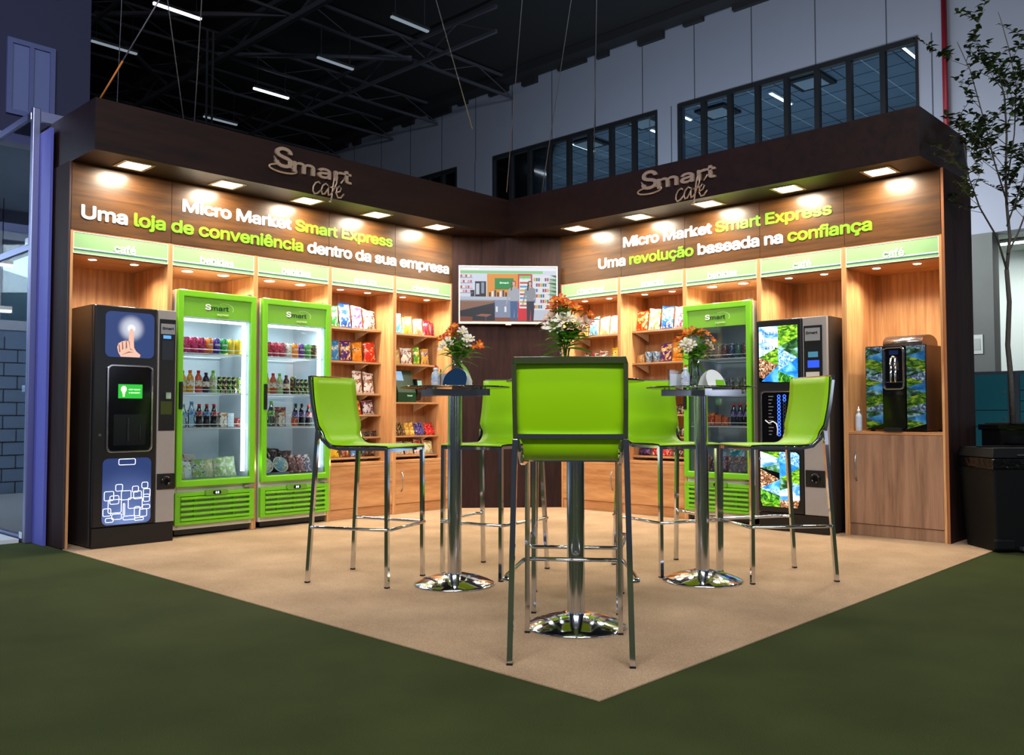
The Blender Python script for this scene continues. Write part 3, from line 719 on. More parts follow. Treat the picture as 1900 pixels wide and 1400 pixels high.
MB().box(xd+.025, hw-.035, .0, .003, .98, 1.08).build('coin_window', mat('olive window', '#3b421c', .2), cl)
hb = MB().box(xd+.006, hw-.004, .0, .008, .405, .525).build('cup_lock_plate', BLACK, cl)
MB().lathe([(.040, 0), (.040, .01), (.026, .012), (.024, .003)], 24).build('lock_ring', BLACKG, hb, (xd+.075, 0, .465), (PI/2, 0, 0))
# glowing picture of a pointing finger
def glow_pic(name, base, glow, c, r, s):
    m, N, L, b = new_mat(name); tc = N.new('ShaderNodeTexCoord'); mp = N.new('ShaderNodeVectorMath'); mp.operation = 'DISTANCE'
    sp = N.new('ShaderNodeSeparateXYZ'); cb = N.new('ShaderNodeCombineXYZ'); L.new(tc.outputs['Object'], sp.inputs[0]); L.new(sp.outputs[0], cb.inputs[0]); L.new(sp.outputs[2], cb.inputs[2])
    L.new(cb.outputs[0], mp.inputs[0]); mp.inputs[1].default_value = (c[0], 0, c[1])
    rp = N.new('ShaderNodeValToRGB'); e = rp.color_ramp.elements; e[0].position = .12*r; e[0].color = srgb(glow); e[1].position = r*1.5; e[1].color = srgb(base)
    k = e.new(r*.55); k.color = tuple(.5*a+.5*d for a, d in zip(srgb(glow), srgb(base)))
    rp.color_ramp.interpolation = 'EASE'
    L.new(mp.outputs['Value'], rp.inputs[0]); L.new(rp.outputs[0], b.inputs['Emission Color']); b.inputs['Emission Strength'].default_value = s
    b.inputs['Base Color'].default_value = (.01, .01, .02, 1); b.inputs['Roughness'].default_value = .25
    return m
px0, px1, pz0, pz1 = -.235, .130, 1.405, 1.745
a = MB().prism(rrect(px0, px1, pz0, pz1, .04), -.004, .002, 0, 'y').build('picture_panel', glow_pic('finger picture', '#1f3566', '#f4f6ff', (-.045, 1.625), .075, .95), t)
def q2(pts): return [(px0+(x-248)/(486-248)*(px1-px0), pz1-(y-204)/(436-204)*(pz1-pz0)) for x, y in pts]
hd = MB()
hd.flat(q2([(370,286),(378,288),(383,300),(384,350),(386,385),(397,403),(418,420),(414,433),(322,433),(310,412),(304,386),(310,366),(328,354),(345,350),(359,352),(361,320),(363,294)])[::-1], -.006, 0, .0015)
hd.build('hand_picture', emit('printed skin', '#e8b49c', .9), a)
kn = MB()
for P in ([(345,352),(349,352),(352,385),(345,395)], [(326,357),(330,356),(334,392),(328,400)], [(310,372),(314,370),(320,408),(314,412)], [(359,352),(363,352),(366,388),(384,400),(366,394)], [(322,425),(360,405),(385,408),(360,411)]):
    kn.flat(q2(P)[::-1], -.0066, 0, .0005)
kn.build('finger_shadow_print', emit('printed knuckle', '#9c6658', .6), a)
# screen in a chrome frame
sx0, sx1, sz0, sz1 = -.215, .118, .705, 1.345
s = MB().prism(rrect(sx0, sx1, sz0, sz1, .035), -.003, .002, 0, 'y').build('touch_panel', BLACKG, t)
r = MB(); ring(r, rrect(sx0-.006, sx1+.006, sz0-.006, sz1+.006, .04), rrect(sx0+.008, sx1-.008, sz0+.008, sz1-.008, .03), -.014, -.003); r.build('chrome_frame', CHROME, s, bevel=.003)
gx0, gx1, gz0, gz1 = -.135, .045, 1.10, 1.205
MB().box(gx0, gx1, -.005, -.003, gz0, gz1).build('screen', emit('green screen', '#1fae2c', 1.0), s)
b = MB(); b.v = []; 
b.prism([(-.095+.021*math.cos(k*PI/10), 1.168+.024*math.sin(k*PI/10)) for k in range(20)][::-1], -.0065, -.005, 0, 'y'); b.flat([(-.107, 1.15), (-.083, 1.15), (-.087, 1.13), (-.103, 1.13)], -.0065); b.flat([(-.102, 1.127), (-.088, 1.127), (-.088, 1.113), (-.102, 1.113)], -.0065)
b.build('lightbulb_print', emit('pale yellow print', '#fff3c0', 1.3), s)
q = text_mb([('NÓS TEMOS', 0)], .017, .085, .03, .001); shift(q, -.058, -.005, 1.162); w_ = text_mb([('A SOLUÇÃO !', 0)], .017, .085, .03, .001); shift(w_, -.058, -.005, 1.138)
o = len(q.v); q.v += w_.v; q.f += [tuple(k+o for k in f) for f in w_.f]; q.m += w_.m; q.sm += w_.sm
q.build('lettering', emit('light print', '#d8ffc8', 1.1), s)
c = MB(); c.box(-.165, .075, -.004, -.003, .75, .98); c.build('cup_bay', mat('bay black', '#101012', .15), s)
c = MB(); c.bar((-.06, -.006, .955), (-.06, -.006, .78), .012); c.bar((.03, -.006, .90), (.03, -.006, .80), .008); c.build('spout', mat('dark spout', '#1c1d20', .25), s)
MB().lathe([(.011, 0), (.011, .006)], 14).build('lock', CHROME, t, (-.262, 0, .83), (PI/2, 0, 0))
# lower picture: glowing rounded squares
bx0, bx1, bz0, bz1 = -.238, .122, .168, .655
a = MB().prism(rrect(bx0, bx1, bz0, bz1, .04), -.004, .002, 0, 'y').build('picture_panel', glow_pic('squares picture', '#22396e', '#6f88c4', (-.05, .19), .28, .8), t)
def qz(x, y): return (bx0+(x-240)/(478-240)*(bx1-bx0), bz1-(y-932)/(1265-932)*(bz1-bz0))
g = MB()
for x, y, sx, sy in [(357,940,84,54),(320,1080,36,36),(447,1074,33,33),(272,1119,48,48),(400,1092,33,33),(355,1120,50,48),(411,1122,42,42),(298,1140,46,44),(458,1114,38,44),(300,1172,66,70),(345,1190,10,60),(400,1162,72,56),(456,1140,34,40),(262,1200,42,40),(410,1205,30,50),(440,1215,40,40),(310,1225,50,30),(455,1185,40,24),(370,1235,60,22),(275,1240,40,24),(420,1245,46,16)]:
    cx, cz = qz(x, y); ax = sx/238*(bx1-bx0)/2; az = sy/333*(bz1-bz0)/2
    x0, x1, z0, z1 = max(bx0+.004, cx-ax), min(bx1-.004, cx+ax), max(bz0+.004, cz-az), min(bz1-.004, cz+az)
    rr = min(.012, (x1-x0)/3, (z1-z0)/3); w_ = .0042
    ring(g, rrect(x0, x1, z0, z1, rr, 3), rrect(x0+w_, x1-w_, z0+w_, z1-w_, max(.001, rr-w_), 3), -.006, -.004)
g.build('squares_print', emit('white print glow', '#f3f6ff', 1.5), a)

# ================================================================ VENDING MACHINE WITH LANDSCAPE PICTURES (right)
V2 = right_wall(3.4225, .18); t = thing('vending_machine', 'black hot drink vending machine with landscape triangle pictures and blue lit buttons', 'vending machine', V2.w(0,0,0), V2.rz)
hw, H = .3125, 1.775
MB().box(-hw, hw, .045, .60, .015, H).build('body', GRAPH, t, bevel=.004)
MB().box(-hw+.01, hw-.01, .01, .045, .0055, .15).build('kick_plate', BLACK, t)
xd = .105
MB().box(-hw+.004, xd-.003, 0, .044, .155, H-.004).build('door', mat('satin black door', '#141316', .3), t, bevel=.012)
cl = MB().box(xd, hw-.003, .008, .044, .155, H-.004).build('payment_column', SILVER, t, bevel=.004)
MB().box(xd+.012, hw-.04, .003, .009, .96, 1.70).build('payment_panel', BLACK, cl)
MB().box(xd+.025, hw-.055, -.002, .003, 1.575, 1.68).build('nameplate', mat('grey nameplate', '#8d8f92', .4), cl)
q = text_mb([('Smart', 0)], .04, .10, .03, .001); shift(q, xd+.033, -.002, 1.63); q.build('lettering', BLACK, cl)
MB().box(xd+.05, hw-.075, -.001, .003, 1.44, 1.485).build('display_strip', emit('dull blue strip', '#4b8ba6', .7), cl)
MB().box(xd+.045, hw-.065, -.001, .003, 1.355, 1.415).build('display', emit('blue display', '#2b50d8', 1.1), cl)
MB().box(xd+.03, hw-.065, -.001, .003, 1.22, 1.32).build('notice', mat('paper notice', '#c9c6bd', .7), cl)
hb = MB().box(xd+.012, hw-.03, .0, .008, .385, .52).build('cup_lock_plate', BLACK, cl)
MB().lathe([(.042, 0), (.042, .01), (.027, .012), (.025, .003)], 24).build('lock_ring', BLACKG, hb, (xd+.095, 0, .452), (PI/2, 0, 0))
def picmat(name, cols, scale, s=.9):
    m, N, L, b = new_mat(name); tc = N.new('ShaderNodeTexCoord'); mp = N.new('ShaderNodeMapping'); mp.inputs['Scale'].default_value = scale
    nz = N.new('ShaderNodeTexNoise'); nz.inputs['Scale'].default_value = 1; nz.inputs['Detail'].default_value = 4; nz.inputs['Distortion'].default_value = .8
    L.new(tc.outputs['Object'], mp.inputs[0]); L.new(mp.outputs[0], nz.inputs['Vector'])
    rp = N.new('ShaderNodeValToRGB'); e = rp.color_ramp.elements; e[0].position = .38; e[1].position = .66; e[0].color = srgb(cols[0]); e[1].color = srgb(cols[-1])
    for k in range(1, len(cols)-1): 
        q = e.new(.38+.28*k/(len(cols)-1)); q.color = srgb(cols[k])
    L.new(nz.outputs['Fac'], rp.inputs[0]); L.new(rp.outputs[0], b.inputs['Emission Color']); b.inputs['Emission Strength'].default_value = s
    L.new(rp.outputs[0], b.inputs['Base Color']); b.inputs['Roughness'].default_value = .25; return m
PIC = [picmat('picture of sky and cloud', ['#3f87d6', '#bfe0f8', '#ffffff'], (9, 9, 14)), picmat('picture of tea field', ['#1f4d12', '#5f9e1d', '#a6cc3a'], (20, 20, 45)),
       picmat('picture of coffee beans', ['#2c160c', '#8a5a38', '#e9d3b8'], (60, 60, 60)), picmat('picture of blue water', ['#1560b8', '#2f8fe0', '#7cc4f4'], (10, 10, 10)),
       picmat('picture of mountains', ['#16331a', '#3f7a3c', '#9ec8e8'], (14, 14, 22)), picmat('picture of rain', ['#2a6cc4', '#79b6ea', '#e2f3ff'], (70, 70, 70)), picmat('picture of young crops', ['#0e3a10', '#2f7d1e', '#7cc23c'], (40, 40, 30))]
PICD = [picmat('unlit '+str(k)+' panel print', c, s_, .02) for k, (c, s_) in enumerate([(['#2f5f96', '#8fb0c8', '#c8d4dc'], (9, 9, 14)), (['#16300e', '#3f6a18', '#8a9c2a'], (20, 20, 45)), (['#20120a', '#5a3a24', '#a08a70'], (60, 60, 60)), (['#12487e', '#2a6ea8', '#5a96c0'], (10, 10, 10)), (['#10221a', '#2c5030', '#7a9cb0'], (14, 14, 22)), (['#2a3c54', '#4a6684', '#a2b3bf'], (50, 50, 50))])]
def tri_panel(x0, x1, z0, z1, tris, parent, nm):
    """panel split in printed triangles; tris in 0..1 panel coordinates"""
    o = MB().prism(rrect(x0, x1, z0, z1, .025), -.002, .002, 0, 'y').build(nm, BLACKG, parent)
    mb = MB()
    for mi, P in tris:
        mb.flat([(x0+.004+p[0]*(x1-x0-.008), z0+.004+p[1]*(z1-z0-.008)) for p in P][::-1], -.004, mi, .0018)
    mb.build('triangle_print', PIC, o); return o
mid = .5
up = [(0, [(0,1),(.5,1),(0,.72)]), (1, [(.5,1),(1,1),(1,.78),(.5,.62)]), (4, [(.5,.62),(1,.78),(1,.6),(.5,.62)]), (0, [(0,.72),(.5,1),(.5,.62),(0,.45)]), (1, [(0,.45),(.5,.62),(.5,.3)]), (2, [(0,.45),(.5,.3),(.12,.06),(0,.1)]), (5, [(.5,.62),(1,.42),(.5,.2)]), (3, [(.5,.2),(1,.42),(1,.04)]), (4, [(.5,.62),(1,.62),(1,.42)]), (3, [(.12,.06),(.5,.3),(.5,0),(.06,.02)]), (6, [(.5,.2),(1,.04),(.95,0),(.5,0)])]
ap = tri_panel(-.285, .07, 1.24, 1.72, up, t, 'picture_panel')
lt = MB()
for k, s_ in enumerate(['ANYTIME', 'IS', 'BREAK', 'TIME']):
    q = text_mb([(s_, 0)], .052, None, 0, .001, space=1.25); shift(q, -.255, -.004, 1.645-.062*k); o = len(lt.v); lt.v += q.v; lt.f += [tuple(i+o for i in f) for f in q.f]; lt.m += q.m; lt.sm += q.sm
lt.build('lettering', mat('navy ink', '#10223c', .5), ap)
lo = [(1, [(0,1),(.5,1),(.5,.88)]), (0, [(0,1),(.5,.88),(.5,.78),(0,.70)]), (4, [(0,.70),(.5,.84),(.5,.62)]), (2, [(0,.68),(.5,.5),(0,.32)]), (3, [(0,.32),(.5,.5),(.5,.32)]), (5, [(0,.32),(.5,.32),(.5,.2)]), (6, [(0,.32),(.5,.18),(.5,0),(0,.1)]), (1, [(0,.1),(.5,.12),(.5,0),(.05,0)]), (5, [(.5,1),(.92,1),(1,.95),(1,.72),(.5,.9)]), (3, [(.5,.9),(1,.72),(.5,.52)]), (1, [(.5,.52),(1,.72),(1,.42)]), (4, [(.5,.52),(1,.42),(.5,.3)]), (0, [(.5,.3),(1,.42),(1,.14)]), (2, [(.5,.12),(1,.14),(.94,0),(.5,0)]), (0, [(.5,.3),(1,.14),(.5,.12)])]
tri_panel(-.285, .07, .20, .665, lo, t, 'picture_panel')
s = MB().prism(rrect(-.265, .055, .70, 1.17, .03), -.003, .002, 0, 'y').build('selection_panel', BLACKG, t)
r = MB(); ring(r, rrect(-.271, .061, .694, 1.176, .035), rrect(-.256, .046, .709, 1.161, .025), -.013, -.003); r.build('chrome_frame', CHROME, s, bevel=.003)
bt = MB(); lb = MB()
for k in range(12):
    for j, x in enumerate((-.105, -.055)):
        if j == 1 and k > 2: 
            pass
        z = 1.125-.029*k
        P = [(x+.012*math.cos(q*PI/6), -.006, z+.012*math.sin(q*PI/6)) for q in range(12)]
        bt.tube(P, .0028, 5, 0 if (j == 0 or k < 2) else 1, True)
    lb.box(-.20, -.20+.045-.01*(k % 3), -.004, -.003, z-.004, z+.004)
    if k < 6: lb.box(.0, .028, -.004, -.003, 1.125-.029*k-.004, 1.125-.029*k+.003)
bt.build('button_ring', [emit('blue button light', '#2a57ff', 3.0), emit('dim button', '#2b3550', .5)], s)
lb.build('drink_name_print', mat('grey print', '#6f6f6f', .5), s)
w_ = MB().tube([(-.225, -.016, .925), (-.19, -.02, .90), (-.15, -.022, .915), (-.12, -.022, .895), (-.112, -.02, .85), (-.118, -.016, .80)], .005, 6); w_.build('white_cord', WHITE, s)
MB().lathe([(.011, 0), (.011, .006)], 14).build('lock', CHROME, t, (-.285, 0, .60), (PI/2, 0, 0))

# ================================================================ COUNTER COFFEE MAKER
K = right_wall(4.19, -.03); t = thing('coffee_machine', 'glossy counter coffee machine with chrome framed front and landscape side strips', 'coffee machine', K.w(0,0,.839), K.rz)
hw, H = .235, .68
MB().box(-hw, hw, .02, .46, .012, H).build('body', mat('brown black casing', '#2e2320', .18, 0, .05), t, bevel=.006)
for x0, x1 in ((-hw+.004, -.095), (.085, hw-.004)):
    o = MB().box(x0, x1, .008, .02, .015, H-.01).build('side_strip', BLACKG, t); mb = MB(); n = 8; hh = (H-.03)/n
    for k in range(n):
        z0 = .02+k*hh
        mb.flat([(x0+.003, z0), (x0+.003, z0+hh), (x1-.003, z0+hh*.5)], .006, (k*3+1) % 6, .002); mb.flat([(x1-.003, z0+hh*.5), (x0+.003, z0+hh), (x1-.003, z0+hh*1.5 if k < n-1 else z0+hh)], .006, (k*2+3) % 6, .002)
    mb.build('triangle_print', PICD, o)
fr = MB().prism(rrect(-.092, .082, .015, H-.005, .02), 0, .02, 0, 'y').build('front_panel', BLACKG, t)
r = MB(); ring(r, rrect(-.088, .078, .33, H-.012, .03), rrect(-.075, .065, .343, H-.025, .022), -.012, 0); r.build('chrome_frame', CHROME, fr, bevel=.003)
MB().box(-.04, .03, -.003, 0, .605, .64).build('display', mat('dark blue display', '#1d2a55', .1), fr)
c = MB(); c.tube([(-.022, -.015, .575), (-.022, -.02, .40), (-.022, -.015, .385)], .009, 8); c.tube([(.012, -.015, .575), (.012, -.02, .40), (.012, -.015, .385)], .009, 8); c.tube([(-.022, -.015, .575), (-.005, -.016, .59), (.012, -.015, .575)], .009, 8); c.build('spout', CHROME, fr)
MB().box(-.07, .06, -.006, 0, .385, .393).build('spout_rail', CHROME, fr)
c = MB(); c.box(-.075, .065, -.05, 0, .0, .03); c.build('drip_tray', BLACK, fr, bevel=.003)
P = [(.03, H)] + [(.03+.36*(1-math.cos(q*PI/10))/2, H+.085*math.sin(q*PI/10)**.7) for q in range(1, 10)] + [(.39, H)]
MB().prism([(y, z) for y, z in P][::-1], -.10, .20, 0, 'x', True).build('lid', mat('brushed lid', '#8d8582', .25, .9, .04), t)
for x in (-.2, .2):
    for y in (.06, .42): MB().lathe([(.018, 0), (.018, .012)], 10, (x, y, 0)).build('foot', BLACK, t)
def pump(loc, label, cap, body, h=.17, r=.028, grp=None):
    t = thing('pump_bottle', label, 'bottle', loc)
    MB().lathe([(r*.95, 0), (r, .006), (r, h*.58), (r*.9, h*.66), (r*.35, h*.74), (r*.35, h*.78)], 18).build('bottle', body, t)
    MB().lathe([(r*1.01, h*.15), (r*1.01, h*.5)], 18, cap=False).build('label', mat('pale printed label', '#b9c3d8', .5), t)
    c = MB().lathe([(r*.45, h*.78), (r*.45, h*.88), (r*.14, h*.9), (r*.12, h*1.0)], 14); c.build('cap', cap, t); return t
FROST = mat('clear milky plastic', '#b7c3cf', .15, 0, .03)
pump(K.w(-.315, .06, .839), 'small clear pump bottle beside the counter coffee machine', WHITE, FROST, .20, .026)

# ================================================================ CORNER SCREEN
T_ = Frame(.4135+.672*.055, .3935+.74*.055, CF_.rz); t = thing('television', 'white framed flat television on the corner panel showing two women in a shop', 'television', T_.w(0,0,0), T_.rz)
z0, z1, hw = 1.915, 2.525, .518
r = MB(); ring(r, [(-hw, z0), (hw, z0), (hw, z1), (-hw, z1)], [(-hw+.014, z0+.024), (hw-.014, z0+.024), (hw-.014, z1-.014), (-hw+.014, z1-.014)], -.012, .02); r.box(-hw+.01, hw-.01, .004, .02, z0+.01, z1-.01); r.build('frame', mat('silver white bezel', '#c6c3c0', .35), t, bevel=.003)
m_ = MB(); m_.box(-.3, .3, .02, .052, z0+.1, z1-.1); m_.build('wall_mount', BLACK, t)
MB().box(-.03, .03, -.016, .0, z0-.012, z0+.006).build('status_light_bar', mat('silver white bezel', '#c6c3c0', .35), t)
ux0, ux1, vz0, vz1 = -hw+.014, hw-.014, z0+.024, z1-.014
scr = MB(); TVM = []; idx = {}
def tvc(c):
    if c not in idx: idx[c] = len(TVM); TVM.append(emit('screen '+c, c, .66))
    return idx[c]
def tv(P, c, lay): scr.prism([(ux0+p[0]*(ux1-ux0), vz0+p[1]*(vz1-vz0)) for p in P][::-1], .003-.0004*lay, .0034, tvc(c), 'y')
def tvr(a, b, c_, d, c, lay): tv([(a, c_), (b, c_), (b, d), (a, d)], c, lay)
tvr(0, 1, 0, 1, '#d4dbea', 0); tvr(0, 1, .94, 1, '#eef2fa', 1); tvr(.0, .86, .885, .935, '#8fcf84', 1); tvr(.02, .2, .955, .985, '#ffffff', 2)
for k, v in enumerate((.80, .70, .60, .52)):
    tvr(.0, .13, v, v+.015, '#9aa2b4', 2); 
    for j in range(5): tvr(.005+.025*j, .022+.025*j, v+.016, v+.06, ['#c04a58', '#e6c9cf', '#b8302f', '#f2e6d2', '#d98f9c'][(j+k) % 5], 2)
tvr(.28, .60, .45, .88, '#e8942a', 1); tvr(.36, .555, .60, .80, '#128a3c', 2); tvr(.355, .56, .595, .60, '#15251b', 2)
tvr(.155, .27, .46, .74, '#1a1c24', 2); tvr(.165, .20, .5, .7, '#c5cbd8', 3); tvr(.22, .25, .52, .72, '#8a93a8', 3); tvr(.11, .15, .46, .58, '#20242e', 2)
for j in range(7): tvr(.30+.028*j, .318+.028*j, .46, .54+.02*(j % 3), ['#2a2e3a', '#ebeef5', '#3b4250'][j % 3], 2)
tvr(0, .52, .40, .46, '#b9c0cf', 2); tvr(0, .6, .08, .40, '#8590a8', 1); tvr(.37, .39, .18, .28, '#e8ecf2', 3); tvr(.46, .48, .18, .28, '#e8ecf2', 3)
tvr(0, 1, 0, .08, '#8a4a30', 1); tv([(0, .38), (.36, .385), (.36, .35), (0, .20)], '#8a6450', 3); tv([(0, .20), (.36, .35), (.36, .02), (0, .02)], '#1d1f27', 3); tv([(0, .02), (0, .10), (.13, .09), (.13, .02)], '#7a3c28', 4); tv([(.16, .11), (.22, .145), (.33, .135), (.28, .09)], '#9a6048', 5); tvr(.262, .27, .01, .09, '#55585f', 5); tvr(.02, .34, .375, .385, '#b08a70', 5)
tvr(.60, .75, .03, .88, '#d8202e', 2); tvr(.615, .735, .25, .80, '#e8f0f4', 3); tvr(.615, .735, .78, .85, '#7ec96c', 3)
for k in range(7): tvr(.62, .73, .28+.07*k, .315+.07*k, ['#c7533f', '#d8b040', '#5f9cc0'][k % 3], 4)
tvr(.76, .93, .22, .86, '#e3e6ea', 2); tvr(.76, .93, .03, .22, '#c3cad6', 2)
for k in range(6):
    for j in range(7): tvr(.765+.023*j, .783+.023*j, .25+.10*k, .31+.10*k, ['#b8423a', '#dfe4ea', '#4463a8', '#d8a23c', '#7a4a86', '#e8e0d0', '#3f7a52'][(j*3+k*2) % 7], 3)
for k in range(9): tv([(1, .25+.07*k), (.90+.02*(k % 3), .30+.07*k), (1, .30+.07*k)], ['#2f6a3a', '#4c8a4a'][k % 2], 4)
tvr(.93, 1, .3, .8, '#a9bfae', 3)
def lady(cx, s, hair, top, trs, lay):
    def P(pts): return [(cx+p[0]*s, p[1]) for p in pts]
    tv(P([(-.022,.655),(-.024,.73),(-.010,.755),(.014,.755),(.024,.73),(.020,.655)]), hair, lay)
    tv(P([(-.012,.69),(-.011,.735),(.014,.735),(.016,.69),(.008,.655),(.007,.62),(-.005,.62),(-.004,.655)]), '#dcae98', lay+2)
    tv(P([(-.024,.72),(-.030,.58),(-.018,.57),(-.011,.70)]), hair, lay+3)
    tv(P([(-.05,.60),(-.02,.635),(.03,.635),(.055,.60),(.062,.48),(.058,.36),(.05,.36),(.045,.48),(.042,.38),(-.036,.38),(-.038,.50),(-.058,.40),(-.072,.31),(-.08,.32),(-.066,.46)]), top, lay)
    tv(P([(-.036,.38),(.042,.38),(.044,.2),(.036,.015),(.012,.015),(.008,.25),(-.004,.015),(-.032,.015),(-.034,.2)]), trs, lay)
lady(.555, 1.0, '#7a4a34', '#a6aab4', '#42618e', 6); lady(.725, 1.0, '#3c2a26', '#8e9098', '#262a38', 6)
so = scr.build('screen', TVM, t)
q = text_mb([('Smart', 0)], .032, .095, .02, .0004); shift(q, ux0+.41*(ux1-ux0), .0015, vz0+.70*(vz1-vz0)); q.build('lettering', emit('screen letters', '#eaffee', 1), so)
q = MB().box(-.035, .035, -.006, .003, vz0, vz0+.001)

# ================================================================ TABLES
GLASST = pane('table glass', (.80, .93, .88), .25)
def table(x, y, label, turn):
    t = thing('bar_table', label, 'table', (x, y, 0), turn)
    MB().lathe([(.232, .0055), (.234, .010), (.225, .016), (.19, .032), (.13, .052), (.08, .063), (.05, .070)], 48).build('base', CHROME, t)
    MB().lathe([(.041, .07), (.041, 1.085)], 32, cap=False).build('column', mat('chrome column', '#c9ccd2', .13, 1., .02), t)
    c = MB()
    for a in (0, PI/2):
        ca, sa = math.cos(a), math.sin(a); 
        u = Vector((ca, sa, 0)); n = Vector((-sa, ca, 0)); L, w_ = .235, .02
        if a == 0: segs = [(-L, L)]
        else: segs = [(-L, -w_), (w_, L)]
        for s0, s1 in segs:
            P = [u*s0-n*w_, u*s1-n*w_, u*s1+n*w_, u*s0+n*w_]
            c.add([(p.x, p.y, 1.086) for p in P]+[(p.x, p.y, 1.124) for p in P], [(3,2,1,0), (4,5,6,7), (0,1,5,4), (1,2,6,5), (2,3,7,6), (3,0,4,7)])
    c.build('top_support', CHROME, t)
    for k in range(4): 
        a = k*PI/2; MB().lathe([(.017, 1.124), (.017, 1.1295)], 14, (.2*math.cos(a), .2*math.sin(a), 0)).build('pad', CLEAR, t)
    MB().lathe([(.312, 1.130), (.320, 1.1315), (.321, 1.135), (.320, 1.1385), (.312, 1.140)], 64).build('glass_top', [GLASST], t)
    return t
TL = (3.60, 3.03); TR = (2.53, 4.01); TC = (3.90, 4.18)
table(*TL, 'round glass bar table on chrome column in front of the left wall fridges', math.radians(10))
table(*TR, 'round glass bar table on chrome column in front of the right wall fridge', math.radians(42))
table(*TC, 'round glass bar table in the centre behind the nearest stool', math.radians(20))

# ================================================================ STOOLS
def make_stool():
    t = thing('bar_stool', 'x', 'bar stool', (0,0,0), 0, 'lime bar stools')
    # shell profile in (y, z): front edge of the seat to the top of the back
    prof = [(-.235, .792), (-.225, .800), (-.15, .803), (-.05, .802), (.06, .800), (.13, .801)]
    for k in range(1, 8):
        a = -PI/2 + (PI/2-.09)*k/7; prof.append((.13+.082*math.cos(a), .883+.082*math.sin(a)))
    for k in range(1, 9):
        f = k/8; prof.append((.2115+.055*f+.012*math.sin(PI*f), .876+.324*f))
    def half(i):
        y, z = prof[i]
        if z < .81 and y < .1: return .215
        if z < .90: return .19 if z < .87 else .19+.0345*(z-.87)/.03
        return .2245
    sh = MB(); n = len(prof); nx = 8; T = .009
    rows = []
    for i, (y, z) in enumerate(prof):
        a = prof[max(0, i-1)]; b = prof[min(n-1, i+1)]; ty, tz = b[0]-a[0], b[1]-a[1]; L = math.hypot(ty, tz); ny, nz = tz/L, -ty/L   # points to the underside / back
        rows.append((y, z, ny, nz, half(i)))
    for side in (0, 1):
        for y, z, ny, nz, w_ in rows:
            for k in range(nx+1):
                x = -w_+2*w_*k/nx; dish = .012*(1-(2*k/nx-1)**2) if z > .9 else 0
                sh.v.append((x, y+ny*T*side+dish*.4, z+nz*T*side))
    N = n*(nx+1)
    for i in range(n-1):
        for k in range(nx):
            a = i*(nx+1)+k; b = a+nx+1
            sh.f.append((a, a+1, b+1, b)); sh.m.append(0); sh.sm.append(True); sh.f.append((N+a, N+b, N+b+1, N+a+1)); sh.m.append(0); sh.sm.append(True)
        for k in (0, nx):
            a = i*(nx+1)+k; b = a+nx+1; f = (a, b, N+b, N+a) if k == 0 else (b, a, N+a, N+b)
            sh.f.append(f); sh.m.append(1); sh.sm.append(False)
    for i in (0, n-1):
        for k in range(nx):
            a = i*(nx+1)+k; f = (a, N+a, N+a+1, a+1) if i == 0 else (a, a+1, N+a+1, N+a)
            sh.f.append(f); sh.m.append(1); sh.sm.append(False)
    sh.build('seat_shell', [LIME, mat('dark edge band', '#23262a', .25, .5)], t)
    # chrome legs of square tube; the rear pair runs on up beside the back
    for s in (-1, 1):
        MB().bar((s*.205, -.222, .7855), (s*.207, -.227, .0055), .022).build('leg', CHROME, t)
        MB().tube([(s*.238, .288, .0055), (s*.222, .240, .80), (s*.219, .236, .88)], .011, 4, square=True).build('leg', CHROME, t)
    bf = MB().tube([(-.219, .236, .881), (-.219, .272, 1.04), (-.219, .292, 1.18), (-.219, .293, 1.194), (.219, .293, 1.194), (.219, .292, 1.18), (.219, .272, 1.04), (.219, .236, .881)], .009, 4, square=True)
    bf.bar((-.21, .240, .893), (.21, .240, .893), .018); bf.build('back_frame', CHROME, t)
    sf = MB()
    for s in (-1, 1):
        sf.tube([(s*.203, -.21, .782), (s*.200, .10, .779), (s*.200, .165, .79), (s*.205, .215, .835), (s*.212, .236, .885)], .008, 4, square=True)
    sf.bar((-.195, -.222, .777), (.195, -.222, .777), .018); sf.build('seat_rail', CHROME, t)
    z = .33
    MB().tube([(-.232, .262, z), (-.262, .245, z), (-.262, .20, z), (-.222, -.212, z), (-.208, -.240, z), (.208, -.240, z), (.222, -.212, z), (.262, .20, z), (.262, .245, z), (.232, .262, z)], .0095, 8).build('footrest', CHROME, t)
    for s in (-1, 1):
        for x, y in ((.207, -.227), (.238, .288)): MB().box(s*x-.012, s*x+.012, y-.012, y+.012, .0052, .014).build('foot_cap', BLACK, t)
    return t
stool0 = make_stool()
def place_stool(k, mid, d, label):
    rz = math.atan2(d[0], -d[1])
    # footprint centre lies .03 behind the local origin
    L = math.hypot(*d); ux, uy = d[0]/L, d[1]/L
    loc = (mid[0]+ux*.03, mid[1]+uy*.03, 0)
    if k == 0: stool0.location = loc; stool0.rotation_euler = (0, 0, rz); stool0['label'] = label; return
    dup(stool0, loc, rz, label)
SPOTS = [((4.215, 4.42), (-.405, -.32), 'nearest lime green bar stool, its back turned to the viewer'),
 ((3.506, 3.863), (.40, .314), 'lime green bar stool mostly hidden behind the nearest stool and the centre table'),
 ((3.845, 2.535), (-.187, .492), 'lime green bar stool at the left table standing in front of the fridges'),
 ((3.165, 2.915), (.507, .12), 'lime green bar stool at the left table on the side towards the corner screen'),
 ((2.33, 3.63), (.19, .44), 'lime green bar stool at the right table on the side towards the corner screen'),
 ((2.105, 4.255), (.41, -.282), 'lime green bar stool at the right table in front of the blue button machine')]
for k, (m_, d_, l_) in enumerate(SPOTS): place_stool(k, m_, d_, l_)
